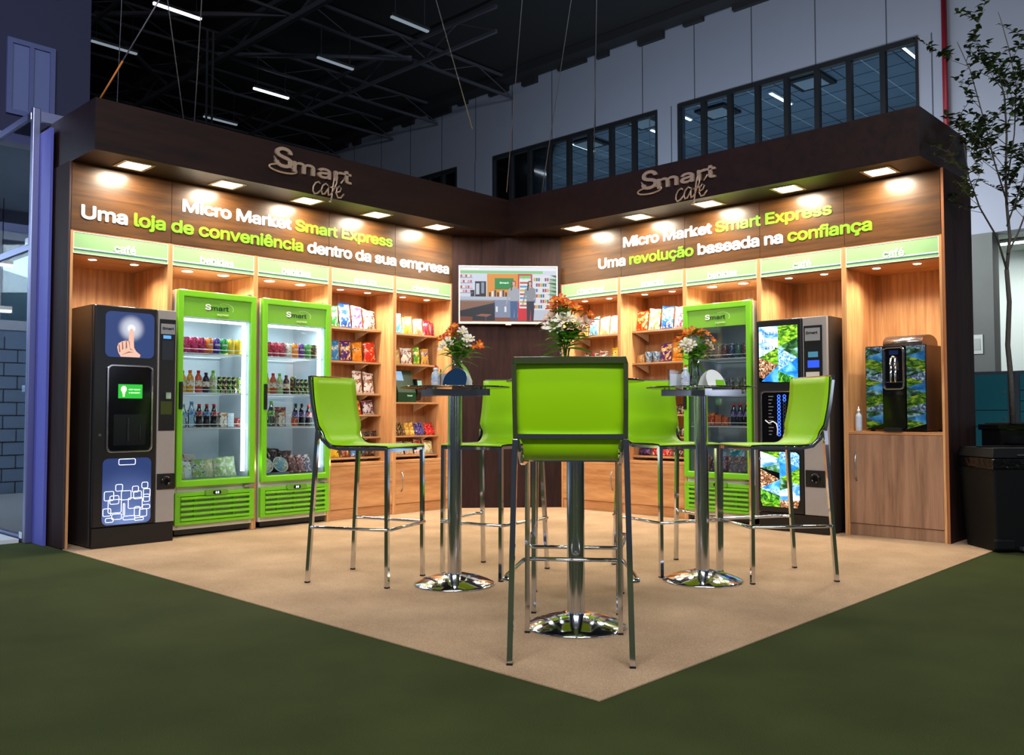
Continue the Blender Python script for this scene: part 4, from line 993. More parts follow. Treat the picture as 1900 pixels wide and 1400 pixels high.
# ================================================================ GOODS
ALUM = mat('can aluminium', '#c6c9cc', .25, 1., .02)
def can(fr, x, y, z, cols, label, grp, r=.0315, h=.122, word=None, top=None):
    t = thing('drink_can', label, 'can', fr.w(x, y, z+.0005), fr.rz, grp)
    body = blobs('can print '+'-'.join(cols), cols, 30, .28)
    MB().lathe([(r*.78, 0), (r*.93, .006), (r, .014), (r, h-.016), (r*.82, h-.004)], 20, cap=False).build('body', body, t)
    MB().lathe([(r*.82, h-.004), (r*.84, h), (r*.78, h), (r*.76, h-.004)], 20).build('lid', ALUM, t)
    if word:
        q = text_mb([(word, 0)], .028, .048, .03, .0006, 'center', res=2); shift(q, 0, 0, h*.5); curl(q, r); q.build('lettering', WHITE, t)
    return t
def bottle(fr, x, y, z, liquid, cap, lab, label, grp, r=.031, h=.19, waist=False, lz=(.25, .6)):
    t = thing('drink_bottle', label, 'bottle', fr.w(x, y, z+.0005), fr.rz, grp)
    P = [(r*.85, 0), (r, .008), (r, h*.55), (r*(.9 if not waist else .75), h*.62), (r*.95, h*.68), (r*.45, h*.84), (r*.40, h*.90)]
    if waist: P = [(r*.85, 0), (r, .008), (r, h*.22), (r*.86, h*.32), (r*.97, h*.45), (r, h*.58), (r*.5, h*.82), (r*.42, h*.90)]
    MB().lathe(P, 18).build('bottle', liquid, t)
    MB().lathe([(r*.46, h*.89), (r*.48, h), (r*.3, h*1.005)], 14).build('cap', cap, t)
    if lab: MB().lathe([(r*1.015, h*lz[0]), (r*1.015, h*lz[1])], 18, cap=False).build('label', lab, t)
    return t
def carton(fr, x, y, z, w_, d, h, cols, label, grp=None, rz=0, name='drink_carton', cat='carton', tilt=0):
    m_ = blobs('carton print '+'-'.join(cols), cols, 22, .4)
    o = MB().box(-w_/2, w_/2, 0, d, 0, h).build(name, m_, None, fr.w(x, y, z+.0005), (tilt, 0, fr.rz+rz), bevel=.002)
    return tag(o, label, cat, grp)
def bag_mb(w_, h, th, seed, crimp=.012):
    q = random.Random(seed); mb = MB(); nx, nz = 12, 16
    for s in (-1, 1):
        for j in range(nz+1):
            for i in range(nx+1):
                u, v = i/nx, j/nz
                a = max(0, 1-abs(2*u-1)**2.6)**.7; b = max(0, math.sin(PI*min(1, max(0, (v-.05)/.9))))**.55
                pinch = 1-.10*math.sin(PI*v) + .015*math.sin(17*v+seed)
                y = s*th/2*a*b + s*.007*math.sin(11*u+seed*1.7+5*v)*math.sin(7*v+seed)*a*(1-.5*b) + q.uniform(-.003, .003)*a
                if v < .05 or v > .95: y = s*.0012
                mb.v.append(((u-.5)*w_*pinch, y, v*h + (.010*math.sin(3.1*u+seed) if v > .9 else 0) + .004*math.sin(8*u+seed)*v))
    N = (nx+1)*(nz+1)
    for j in range(nz):
        for i in range(nx):
            a = j*(nx+1)+i; b = a+nx+1; md = 1 if (j == 0 or j == nz-1) else 0
            mb.f.append((a, a+1, b+1, b)); mb.m.append(md); mb.sm.append(True)
            mb.f.append((N+a, N+b, N+b+1, N+a+1)); mb.m.append(md); mb.sm.append(True)
    B = [k for k in range(nx+1)] + [j*(nx+1)+nx for j in range(1, nz+1)] + [nz*(nx+1)+i for i in range(nx-1, -1, -1)] + [j*(nx+1) for j in range(nz-1, 0, -1)]
    for a, b in zip(B, B[1:]+B[:1]): mb.f.append((b, a, N+a, N+b)); mb.m.append(0); mb.sm.append(False)
    return mb
SEED = [0]
def bag(fr, x, y, z, w_, h, cols, label, grp=None, th=.07, tilt=-.10, rz=0, name='snack_bag', cat='snack bag', sc=17):
    SEED[0] += 1
    m_ = blobs('wrapper '+'-'.join(cols), cols, sc, .22)
    cm = mat('crimp '+cols[0], cols[0], .2)
    o = bag_mb(w_, h, th, SEED[0]).build(name, [m_, cm], None, fr.w(x, y, z+.001), (tilt, 0, fr.rz+rz))
    return tag(o, label, cat, grp)
def liquid(n, c, r=.12): return mat(n, c, r, 0, .03, 8, 0, .4)
COLA = liquid('cola', '#160a08'); WATER = pane('water bottle', (.72, .86, .92), .2, .05); OJ = liquid('orange juice', '#f2a51c'); RJ = liquid('red juice', '#d8512f'); PJ = liquid('grape juice', '#2a1236'); LJ = liquid('lime juice', '#b9d98c'); YJ = liquid('yellow juice', '#f0c53a')
GC = mat('green cap', '#7ad322', .35); RC_ = mat('red cap', '#d8231c', .35); BC = mat('blue cap', '#3f9fe0', .35); OC = mat('orange cap', '#e8681c', .35); DC = mat('dark cap', '#20182a', .35)
LW = blobs('white juice label', ['#f4f4ee', '#e9e3d0', '#c98a4a'], 40, .4); LBL = blobs('blue water label', ['#2f7fd0', '#dcecf8', '#1f5cae'], 40, .4); LRD = blobs('red cola label', ['#c2211c', '#e8e0dc', '#7a1010'], 40, .4); LPU = blobs('purple label', ['#3c2a6a', '#b8a8d8', '#221444'], 40, .4); LGN = blobs('green soda label', ['#3f9c2a', '#e8f0d8', '#9fd03a'], 40, .4)
Zs = [z+.006 for z in SHELF_Z]; Zs[3] = .4505
def px(p): return (p-80)/352*.595-.2975
FN = ['top', 'second', 'third', 'bottom']
def flab(d, k, row, who): return '%s, %s on the %s shelf of the %s' % (d, ORD[k], FN[row], who)
A = 'outermost left fridge'
row = [('#c81f5a','#e86a94','pink soda can'), ('#c81f5a','#e86a94','pink soda can'), ('#b01c4c','#e86a94','deep pink soda can'), ('#f07c1a','#f8b04a','orange soda can'), ('#4a2a8c','#7a5ac0','purple soda can'), ('#1c9a3c','#6fd06a','green soda can'), ('#f0c81e','#f8e680','yellow soda can'), ('#f0c81e','#d8a010','yellow soda can')]
for k, (c1, c2, d) in enumerate(row): can(F1, -.214+.0655*k, .125, Zs[0], [c1, c1, c2], flab(d, k, 0, A), 'soda cans in the left fridges', word='FANTA' if d[:4] in ('oran', 'purp', 'gree') else None)
for k in range(7): can(F1, -.214+.0655*k, .20, Zs[0], [row[k][0], row[k][0], row[k][1]], '%s, %s behind the front row of cans in the %s' % (row[k][2].replace('soda ', ''), ORD[k], A), 'soda cans in the left fridges')
for k, (x, lq, cp, d, h) in enumerate([(-.245, YJ, GC, 'yellow juice bottle', .175), (-.18, OJ, OC, 'orange juice bottle', .18), (-.108, RJ, RC_, 'red juice bottle', .18), (-.042, PJ, DC, 'purple juice bottle', .165), (.022, LJ, GC, 'pale green juice bottle', .185)]):
    bottle(F1, x, .125, Zs[1], lq, cp, LW, flab(d, k, 1, A), 'juice bottles in the left fridges', .030, h, lz=(.28, .55))
EN = [('#a8d02a', '#1c1c1c', 'lime and black slim can'), ('#d8a02a', '#1c1c1c', 'yellow and black slim can'), ('#8ac83a', '#202020', 'green and black slim can'), ('#b8b02a', '#1c1c1c', 'mustard and black slim can'), ('#6a3a9c', '#a8d02a', 'purple and lime slim can')]
for k, (c1, c2, d) in enumerate(EN): can(F1, .078+.043*k, .12, Zs[1], [c2, c1, '#e8e8d8'], flab(d, k+5, 1, A), 'slim cans in the left fridges', .021, .135)
for k, (x, lq, cp, lb, d, h) in enumerate([(-.235, WATER, BC, LBL, 'water bottle', .19), (-.165, WATER, BC, LBL, 'clear water bottle with blue cap', .21), (-.098, COLA, RC_, LRD, 'dark cola bottle with red cap', .19), (-.032, COLA, RC_, LBL, 'dark cola bottle with pale label', .19), (.033, COLA, RC_, LRD, 'cola bottle with red label', .19)]):
    bottle(F1, x, .125, Zs[2], lq, cp, lb, flab(d, k, 2, A), 'soda and water bottles in the left fridges', .030, h, True, (.48, .68) if k else (.4, .6))
carton(F1, .105, .10, Zs[2], .062, .05, .12, ['#f0ece4', '#c98a4a', '#3a2a20'], 'white and orange drink carton on the third shelf of the '+A, 'drink cartons in the left fridges')
carton(F1, .172, .10, Zs[2], .058, .05, .115, ['#cfe0f0', '#f4f4f4', '#4a8ac8'], 'white and blue drink carton on the third shelf of the '+A, 'drink cartons in the left fridges')
carton(F1, .235, .10, Zs[2], .05, .05, .075, ['#7a2018', '#c8503a', '#e8d0b8'], 'small red brown dessert carton on the third shelf of the '+A, 'drink cartons in the left fridges')
carton(F1, -.11, .44, Zs[3], .29, .05, .19, ['#c9c2b8', '#c9c2b8', '#b8503a', '#8a3a2c'], 'wide salad carton leaning at the back of the bottom of the '+A, None, 0, 'salad_carton')
for k, (x, w_, h, cl_, d, rz) in enumerate([(-.225, .10, .15, ['#c8d84a', '#f0f0e0', '#e8e8d0'], 'yellow green sachet', .25), (-.145, .10, .15, ['#e8eef4', '#e8eef4', '#8ac83a', '#f0d84a'], 'white and green sachet', .25), (-.06, .12, .17, ['#9aba6a', '#dfe6cc', '#2a2a8c', '#f0ead8'], 'green salad bag with blue label', 0), (.03, .11, .165, ['#b8c890', '#e8dcc0', '#d8a868'], 'beige and green salad bag', 0), (.13, .12, .17, ['#a8c480', '#dbe4c2', '#ece8d4'], 'leafy green salad bag', 0), (.225, .12, .17, ['#b4cc90', '#e4ead0', '#f2eedc'], 'pale green salad bag', 0)]):
    bag(F1, x, .17+.02*(k % 2), Zs[3], w_, h, cl_, flab(d, k, 3, A), 'bagged salads in the left fridges', .06, -.3, rz, 'salad_bag', 'salad bag', 20)
A = 'inner left fridge'
row = [('#c02038','#e87a88','red soda can'), ('#d02a4a','#f09aa8','pink soda can'), ('#c84050','#f0a0a0','rose soda can'), ('#e8e8e0','#2a8a4a','white and green soda can'), ('#f07c1a','#f8b04a','orange soda can'), ('#4a2a8c','#8a6ac8','purple soda can'), ('#1c9a3c','#6fd06a','green soda can'), ('#2a2a20','#c8b82a','black and lime soda can')]
for k, (c1, c2, d) in enumerate(row): can(F2, -.214+.0655*k, .125, Zs[0], [c1, c1, c2], flab(d, k, 0, A), 'soda cans in the left fridges', word='FANTA' if d[:4] in ('oran', 'purp', 'gree') else None)
for k, (x, lq, cp, d, h) in enumerate([(-.235, YJ, GC, 'yellow juice bottle', .175), (-.17, RJ, RC_, 'red juice bottle', .18), (-.105, LJ, GC, 'pale green juice bottle', .18), (-.038, PJ, DC, 'purple juice bottle', .165)]):
    bottle(F2, x, .125, Zs[1], lq, cp, LW, flab(d, k, 1, A), 'juice bottles in the left fridges', .030, h, lz=(.28, .55))
can(F2, .03, .12, Zs[1], ['#101010', '#101010', '#8ad02a'], flab('black energy can', 4, 1, A), None, .027, .155)
for k, (c1, c2, d) in enumerate(EN[1:]+EN[:1]): can(F2, .078+.043*k, .12, Zs[1], [c2, c1, '#e8e8d8'], flab(d, k+5, 1, A), 'slim cans in the left fridges', .021, .135)
GB = pane('pale green bottle', (.75, .9, .72), .2, .05)
for k, (x, lq, cp, lb, d, h) in enumerate([(-.255, GB, GC, LGN, 'clear lime soda bottle', .22), (-.185, GB, GC, LGN, 'clear green soda bottle', .22), (.085, COLA, DC, LPU, 'dark bottle with purple label', .2), (.15, COLA, DC, LPU, 'dark bottle with violet label', .2), (.22, COLA, RC_, LRD, 'dark cola bottle with red cap', .19)]):
    bottle(F2, x, .16 if 1 < k else .125, Zs[2], lq, cp, lb, flab(d, k, 2, A), 'soda and water bottles in the left fridges', .031, h, True, (.4, .62))
carton(F2, -.095, .10, Zs[2], .062, .05, .12, ['#f0ece4', '#c98a4a', '#3a2a20'], 'white and orange drink carton on the third shelf of the '+A, 'drink cartons in the left fridges')
carton(F2, -.028, .10, Zs[2], .058, .05, .115, ['#cfe0f0', '#f4f4f4', '#4a8ac8'], 'white and blue drink carton on the third shelf of the '+A, 'drink cartons in the left fridges')
carton(F2, .035, .10, Zs[2], .06, .05, .075, ['#a83018', '#e8803a', '#e8d0b8'], 'small orange red dessert carton on the third shelf of the '+A, 'drink cartons in the left fridges')
carton(F2, -.02, .26, Zs[2], .13, .06, .17, ['#5a2a20', '#7a3a2a', '#c88a68'], 'tall reddish box behind the cartons in the '+A, None, 0, 'food_box', 'box')
for k, (x, d, c1) in enumerate([(-.215, 'white rimmed salad bowl, left one', '#e8eef0'), (-.065, 'white rimmed salad bowl with blue label', '#7ab0d8')]):
    t = thing('salad_bowl', d+' in the bottom of the '+A, 'salad bowl', F2.w(x, .16, Zs[3]+.085), F2.rz)
    q = MB().lathe([(.045, -.03), (.07, -.005), (.075, 0)], 24).build('bowl', mat('white bowl plastic', '#e4e9ea', .3), t, (0, 0, 0), (math.radians(62), 0, 0))
    MB().lathe([(.066, .001), (.062, .010), (.03, .016)], 24).build('lid', blobs('salad view '+c1, [c1, '#9ab87a', '#f0f0ea', '#b86a4a'], 35, .15), t, (0, 0, 0), (math.radians(62), 0, 0))
for k, (x, cl_, d) in enumerate([(.075, ['#4a1a20', '#8a4a48', '#d8b8a8'], 'maroon sandwich pack'), (.155, ['#5a1a28', '#a86a68', '#e0c8b8'], 'wine red sandwich pack'), (.225, ['#2a3a5a', '#b8a090', '#d8d0c8'], 'blue brown sandwich pack')]):
    carton(F2, x, .14, Zs[3]+.012, .068, .04, .17, cl_, flab(d, k+2, 3, A), 'sandwich packs in the inner left fridge', 0, 'sandwich_pack', 'sandwich pack', -.5)
for k, x in enumerate((-.12, .0, .13)): bag(F2, x, .40, Zs[3], .15, .24-.02*k, ['#2a1814', '#3a241c', '#6a3a2a'], 'dark brown paper bag, %s at the back of the bottom of the %s' % (ORD[k], A), 'dark brown bags in the inner left fridge', .08, -.1, 0, 'paper_bag', 'bag')
A = 'right wall fridge'
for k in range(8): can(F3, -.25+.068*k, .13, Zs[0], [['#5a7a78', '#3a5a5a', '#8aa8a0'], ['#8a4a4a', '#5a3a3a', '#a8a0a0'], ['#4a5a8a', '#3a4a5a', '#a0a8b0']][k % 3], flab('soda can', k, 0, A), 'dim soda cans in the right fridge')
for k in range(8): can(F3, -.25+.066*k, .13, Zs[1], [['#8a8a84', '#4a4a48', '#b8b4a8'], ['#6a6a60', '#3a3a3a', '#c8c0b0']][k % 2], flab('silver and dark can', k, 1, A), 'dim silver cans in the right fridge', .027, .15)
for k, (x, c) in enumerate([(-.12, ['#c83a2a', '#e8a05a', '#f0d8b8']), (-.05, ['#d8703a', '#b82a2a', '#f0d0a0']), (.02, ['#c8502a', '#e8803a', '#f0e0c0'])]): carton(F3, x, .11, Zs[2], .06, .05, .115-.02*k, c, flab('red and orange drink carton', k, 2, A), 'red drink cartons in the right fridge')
for k, x in enumerate((-.20, .09, .155, .22)): bottle(F3, x, .15, Zs[2], COLA if k else GB, RC_ if k else GC, LPU if k else LGN, flab('dark soda bottle' if k else 'green soda bottle', k, 2, A), 'soda bottles in the right fridge', .030, .2, True, (.4, .62))
bag(F3, .03, .30, Zs[3]+.0, .16, .27, ['#2a8a9c', '#6ac8d8', '#e8f4f4'], 'turquoise patterned bag standing at the bottom of the '+A, None, .06, -.05, 0, 'food_bag', 'bag')
for k in range(5): carton(F3, -.20+.095*k, .13, Zs[3]+.012, .082, .04, .15, [['#5a2a24', '#8a5a48', '#c8a890'], ['#4a3a34', '#9a6a50', '#b89880']][k % 2], flab('brown sandwich pack', k, 3, A), 'brown sandwich packs in the right fridge', 0, 'sandwich_pack', 'sandwich pack', -.5)

# ---------------------------------------------------------------- shelves of snacks
SN = ['top', 'second', 'third', 'fourth', 'fifth', 'lowest']
REMAP = {0: (.165, .02, .79), 1: (.20, .025, .755), 2: (.064, .06, .80), 3: (.02, .03, .88)}
def row_of(fr, zs, si, items, who, grp, noun='snack bag', y=.255, th=.07, tilt=-.12):
    c0, c1, c2 = REMAP[[id(L4), id(L5), id(R1), id(R2)].index(id(fr))]
    items = [(c0+(a-c1)*c2, c0+(b-c1)*c2, h, c, d) for a, b, h, c, d in items]
    for k, (x0, x1, h, cl_, d) in enumerate(items):
        bag(fr, (x0+x1)/2, y, zs[si], (x1-x0)*.97, h, cl_, '%s %s, %s on the %s shelf of the %s' % (d, noun, ORD[k], SN[si if len(zs) == 6 or si < 4 else 5], who), grp, min(th, (x1-x0)*.45), tilt, 0)
L4, L5, R1, R2 = LB_[3], LB_[4], RB_[0], RB_[1]
A = 'left snacks cabinet'; G = 'bags on the left snacks shelves'
row_of(L4, SH1, 0, [(.03, .17, .21, ['#2f8a3a', '#f0f0e8', '#d8e8b8', '#e8c84a'], 'green and white'), (.175, .355, .245, ['#2a5ab0', '#e8f0f8', '#4a8ad8', '#e87a2a', '#f0d0a0'], 'blue burst'), (.36, .53, .225, ['#f0e4ee', '#8a3ab0', '#e83a6a', '#f8f8f8'], 'white and pink'), (.535, .735, .20, ['#f0eadc', '#6a4a38', '#f4f0e8', '#b84a4a'], 'brown and white spotted')], A, G, tilt=-.16)
row_of(L4, SH1, 1, [(.03, .185, .205, ['#2a7ac0', '#5ab0e0', '#e8b04a', '#f0f0e8'], 'sky blue'), (.19, .36, .205, ['#4a2a7a', '#e8a83a', '#f0e0c0', '#6a3a9a'], 'purple ring print'), (.365, .53, .195, ['#e88a1a', '#f0a83a', '#8a3a1a', '#f8e0b0'], 'orange'), (.535, .735, .20, ['#d8301a', '#e8502a', '#f0c88a', '#f8f0e0'], 'red')], A, G)
row_of(L4, SH1, 2, [(.38, .53, .215, ['#e8e0d8', '#8a4a34', '#c89a70', '#4a5a8a'], 'white and brown'), (.54, .71, .205, ['#f0e8e0', '#9a5a3a', '#d8a878', '#3a5a9a'], 'cream and brown')], A, G, 'wafer stick bag', th=.05)
for k, x in enumerate((.25, .32, .39)): carton(L4, x, .24, SH1[2], .065, .10, .135, ['#1c2a4a', '#1c2a4a', '#c84a3a', '#3a4a6a'], 'dark blue snack box, %s on the third shelf of the %s' % (ORD[k], A), 'dark blue boxes on the left snacks shelves', .2, 'snack_box', 'box', -.3)
row_of(L4, SH1, 3, [(.22, .36, .15, ['#c8502a', '#e8b04a', '#f0e0c0'], 'rust'), (.37, .52, .16, ['#c8281c', '#e8a83a', '#f0d8b0'], 'bright red'), (.53, .72, .15, ['#d8ccc8', '#4a4044', '#a84a5a', '#f0ece8'], 'grey and pink')], A, G, tilt=-.3)
for k in range(7): bag(L4, .19+.082*k, .235, SH1[4], .078, .05, [['#3a2a24', '#6a4a3a', '#b89a70'], ['#2a2422', '#5a4638', '#c8b090']][k % 2], 'small dark bar wrapper, %s on the fifth shelf of the %s' % (ORD[k], A), 'dark bar wrappers on the left snacks shelves', .035, 0, 0, 'bar_wrapper', 'wrapper', 25)
row_of(L4, SH1, 5, [(.03, .19, .10, ['#f0c81c', '#f0d84a', '#5a3a1a', '#d8501a'], 'yellow'), (.20, .34, .085, ['#8a4a2a', '#c87a4a', '#e8b890'], 'copper'), (.35, .49, .09, ['#4a8ac8', '#e8e8e8', '#b8503a'], 'blue'), (.50, .73, .085, ['#4a342a', '#7a5a44', '#b8946a'], 'brown')], A, G, 'candy bag', tilt=-.25)
A = 'left checkout cabinet'; G = 'bags on the left checkout shelves'
row_of(L5, SH2, 0, [(.025, .16, .215, ['#4ab8d8', '#e8f4f8', '#8ad0e8', '#f8f8f0'], 'pale blue'), (.165, .345, .185, ['#b8c84a', '#e8e8b8', '#7a9a3a', '#f0f0d8'], 'light green'), (.355, .53, .165, ['#c8a878', '#f0e8d8', '#a87a4a', '#f8f4e8'], 'gold and white'), (.54, .655, .155, ['#8a1a34', '#b83a50', '#e8b8b8'], 'maroon'), (.66, .738, .145, ['#7a1a30', '#a83048', '#d8a0a8'], 'narrow maroon')], A, G)
row_of(L5, SH2, 1, [(.025, .125, .15, ['#d8c07a', '#a88a4a', '#f0e0b0'], 'pale gold'), (.135, .345, .175, ['#f0ece4', '#6a3a30', '#e8dcd0', '#8a2a3a'], 'brown and white'), (.36, .485, .19, ['#4a9a2a', '#e8c83a', '#f0e8b0', '#2a7a2a'], 'green and yellow'), (.495, .65, .17, ['#d8a83a', '#6a4a8a', '#f0d890', '#8a6a3a'], 'gold and purple')], A, G)
cl4 = [(.265, ['#4a342a', '#c8a03a', '#2a1c18'], 'dark gold'), (.395, ['#d8a83a', '#f0d080', '#a87a2a'], 'gold'), (.53, ['#3a2a6a', '#6a5aa8', '#b8a8d8'], 'purple'), (.67, ['#d81c1c', '#f04a3a', '#f8b0a0'], 'red')]
for k, (x, c, d) in enumerate(cl4):
    n = 0
    for lay in range(3):
        for j in range(2):
            bag(L5, x-.031+.062*j, .235+.018*lay, SH2[3]+.040*lay, .06, .05, c, '%s candy wrapper, %s of its heap, fourth shelf of the %s' % (d, ORD[n], A), d+' candy wrappers heaped on the left checkout shelf', .036, -.2+rnd.uniform(-.1, .1), rnd.uniform(-.2, .2), 'candy_wrapper', 'wrapper', 30); n += 1
row_of(L5, SH2, 4, [(.03, .20, .13, ['#e8dcc8', '#c8b898', '#f4ece0'], 'cream'), (.21, .37, .125, ['#c8b090', '#e8d8c0', '#a84a5a'], 'beige and pink'), (.38, .52, .145, ['#f0e8e0', '#d83a3a', '#8a5a3a', '#f8f0e8'], 'white and red'), (.53, .73, .145, ['#e8e4c8', '#b8c84a', '#d84a3a', '#f0ecd8'], 'white and lime')], A, G, 'cookie bag', tilt=-.2)
# self checkout terminal
Kt = Frame(*L5.w(.36, .225, 0)[:2], L5.rz); t = thing('checkout_terminal', 'dark green self checkout terminal with two small screens on the left checkout shelf', 'terminal', Kt.w(0,0,1.1005), Kt.rz)
GT = mat('dark green shell', '#0c3a24', .3); TT = MB().prism([(-.02, 0), (-.02, .10), (.07, .33), (.14, .33), (.14, 0)], -.15, .09, 0, 'x').build('shell', GT, t, bevel=.004)
MB().prism([(.0285, .22), (.0285-.003, .222), (.066-.003, .318), (.066, .316)], -.13, -.04, 0, 'x').build('screen', emit('dim terminal screen', '#8fb6d8', .8), TT)
MB().prism([(.0, .02), (-.04, .10), (-.02, .24), (.10, .24), (.10, .02)], .095, .165, 0, 'x').build('card_reader', BLACK, t, bevel=.004)
MB().prism([(-.0335, .145), (-.037, .145), (-.025, .225), (-.0215, .225)], .102, .158, 0, 'x').build('reader_screen', emit('green grey reader screen', '#a8d0b8', .7), t)
q = text_mb([('Smart', 0)], .03, .07, .02, .001); shift(q, -.03, -.0205, .06); q.build('lettering', mat('mint print', '#bfe8d0', .5), TT)
A = 'right checkout cabinet'; G = 'bags on the right checkout shelves'
row_of(R1, SH2, 0, [(.06, .18, .16, ['#d8703a', '#e8b04a', '#f0d8b0'], 'orange'), (.19, .36, .205, ['#4a9ac8', '#b8e0f0', '#2a6a8a', '#f0f8f8'], 'light blue'), (.37, .53, .19, ['#b8c88a', '#f0f0d8', '#7a9a4a', '#f8f8f0'], 'pale green'), (.54, .70, .19, ['#f4f0e4', '#e8e0d0', '#c8b898'], 'cream white')], A, G)
row_of(R1, SH2, 1, [(.10, .22, .12, ['#4a342c', '#c8b8a8', '#7a5a4a'], 'dark brown'), (.225, .35, .14, ['#6a4a3c', '#d8ccc0', '#8a2a34'], 'brown and grey'), (.36, .50, .15, ['#e8dcd0', '#7a5a4a', '#b83a4a'], 'cream and brown'), (.56, .72, .185, ['#f0c01c', '#f8d84a', '#4a7a2a'], 'yellow')], A, G)
for si in (3, 4): row_of(R1, SH2, si, [(.08, .22, .10, ['#8a3a2a', '#d8a060', '#f0d8b0'], 'russet'), (.24, .38, .10, ['#4a2a5a', '#8a6aa0', '#d8c8d8'], 'violet'), (.40, .54, .10, ['#c89a3a', '#f0d080', '#6a4a2a'], 'ochre'), (.56, .70, .10, ['#b82a2a', '#e88a7a', '#f0d0c0'], 'scarlet')], A, G, 'candy bag', tilt=-.3)
A = 'right snacks cabinet'; G = 'bags on the right snacks shelves'
row_of(R2, SH1, 0, [(.03, .19, .20, ['#d8381c', '#e8a03a', '#f0d890', '#a81c1c'], 'red and gold'), (.195, .36, .215, ['#f0f0e0', '#5a9a3a', '#e8c85a', '#c84a2a'], 'white and green'), (.365, .535, .235, ['#2a6ac8', '#f0f4f8', '#d83a3a', '#8ac0e8'], 'blue'), (.54, .71, .225, ['#f8ece8', '#d84a5a', '#4a6ac0', '#f0b0a8'], 'white and red')], A, G, tilt=-.16)
row_of(R2, SH1, 1, [(.03, .15, .09, ['#b88a4a', '#e0c08a', '#8a5a2a'], 'brown'), (.355, .51, .18, ['#4a2a7a', '#e8a83a', '#f0e0c0', '#6a3a9a'], 'purple ring print'), (.515, .66, .195, ['#e88a1a', '#f0a83a', '#f8e0b0'], 'orange')], A, G)
def cup(fr, x, y, z, label, grp):
    o = MB().lathe([(.030, 0), (.042, .10), (.044, .104), (.040, .104)], 20).build('snack_cup', blobs('blue cup print', ['#2a86c8', '#e8eef0', '#5ab0e0', '#e8a04a'], 28, .35), None, fr.w(x, y, z+.0005), (0, 0, fr.rz)); tag(o, label, 'cup', grp)
for k, x in enumerate((.185, .275)): cup(R2, x, .25, SH1[1], 'blue and white snack cup, %s on the second shelf of the %s' % (ORD[k], A), 'blue snack cups on the right snacks shelves')
for k, x in enumerate((.36, .45, .54)): cup(R2, x, .25, SH1[2], 'blue and white snack cup, %s on the third shelf of the %s' % (ORD[k], A), 'blue snack cups on the right snacks shelves')
row_of(R2, SH1, 2, [(.05, .20, .06, ['#d85a6a', '#f0c0c0', '#a82a3a'], 'rose'), (.21, .35, .06, ['#e8707a', '#f8d8d0', '#b83a4a'], 'pink')], A, G, 'cookie pack', tilt=0)
for si in (3, 4): row_of(R2, SH1, si, [(.05, .20, .09, ['#2a2a2a', '#c8c8c8', '#6a6a6a'], 'black and silver'), (.22, .37, .09, ['#5a3a2a', '#c8a070', '#8a5a3a'], 'brown'), (.39, .54, .09, ['#8a2420', '#e8c0a0', '#c84a3a'], 'red brown'), (.56, .71, .09, ['#3a2a24', '#d8c8b8', '#8a1c1c'], 'dark')], A, G, 'cookie pack', tilt=-.2)
row_of(R2, SH1, 5, [(.05, .23, .075, ['#2a1c4a', '#5a4a8a', '#8a2a3a'], 'dark purple'), (.235, .37, .075, ['#c81c1c', '#f0e0d8', '#e84a3a'], 'red'), (.375, .50, .075, ['#d82a1c', '#f0c0b0', '#a81818'], 'bright red'), (.51, .65, .07, ['#5a2420', '#e8d8c8', '#a84a3a'], 'maroon')], A, G, 'chocolate pack', tilt=-.15)

# ================================================================ THINGS ON THE TABLES
def petals(mb, c, nrm, col, size, q):
    n = Vector(nrm).normalized(); x = n.orthogonal().normalized(); y = n.cross(x)
    for k in range(6):
        a = k*PI/3 + q.uniform(-.12, .12); d = x*math.cos(a)+y*math.sin(a); s = n.cross(d); L = size*(1 if k % 2 else .9); wd = size*(.30 if k % 2 else .22)
        rows = []
        for (t, up, w_) in ((0, 0, .15), (.3, .32, .55), (.62, .55, 1), (.88, .62, .75), (1.05, .56, .1)):
            b = Vector(c) + d*L*t + n*size*up; rows.append((b - s*wd*w_ + n*.1*wd, b, b + s*wd*w_ + n*.1*wd))
        vs = [p for r_ in rows for p in r_]; fs = []; o = len(mb.v)
        for i in range(len(rows)-1):
            for j in range(2): fs.append((i*3+j, i*3+j+1, i*3+j+4, i*3+j+3))
        mb.add(vs, fs, 0, True)
        for i in range(len(rows)-1): mb.m[-len(fs)+2*i] = mb.m[-len(fs)+2*i+1] = (0 if (k % 2 and i > 0) or i > 1 else 1)
    for k in range(4):
        e = Vector(c)+n*size*.7+x*q.uniform(-.2, .2)*size+y*q.uniform(-.2, .2)*size
        mb.tube([c, e], .0008, 4, 1)
def leaf(mb, p, d, L, wd, droop, q):
    d = Vector(d).normalized(); s = d.cross(Vector((0,0,1)))
    s = s.normalized() if s.length > .05 else Vector((1,0,0)); rows = []
    for t in (0, .2, .45, .7, .88, 1):
        w_ = wd*math.sin(PI*min(.98, max(.03, t**.8))); b = Vector(p)+d*L*t+Vector((0,0,-droop*L*t*t)); rows.append((b-s*w_+Vector((0,0,w_*.35)), b, b+s*w_+Vector((0,0,w_*.35))))
    vs = [v for r_ in rows for v in r_]; fs = [(i*3+j, i*3+j+1, i*3+j+4, i*3+j+3) for i in range(5) for j in range(2)]
    mb.add(vs, fs, 0, True)
PET = {'orange': [mat('orange petal', '#e0581a', .5, 0, .15, 60), mat('yellow petal throat', '#f0a81e', .5)], 'red': [mat('red orange petal', '#c83a12', .5, 0, .15, 60), mat('yellow petal throat', '#f0a81e', .5)], 'white': [mat('white petal', '#ece0d2', .5, 0, .05, 60), mat('cream petal throat', '#e0cf9a', .5)], 'pink': [mat('pale pink petal', '#d8ac9c', .5, 0, .08, 60), mat('cream petal throat', '#e0cf9a', .5)]}
LEAF = mat('bouquet leaf', '#78ac38', .45, 0, .25, 30); STEM = mat('flower stem', '#4f7a2a', .5)
VASEG = pane('vase glass', (.88, .93, .92), .3)
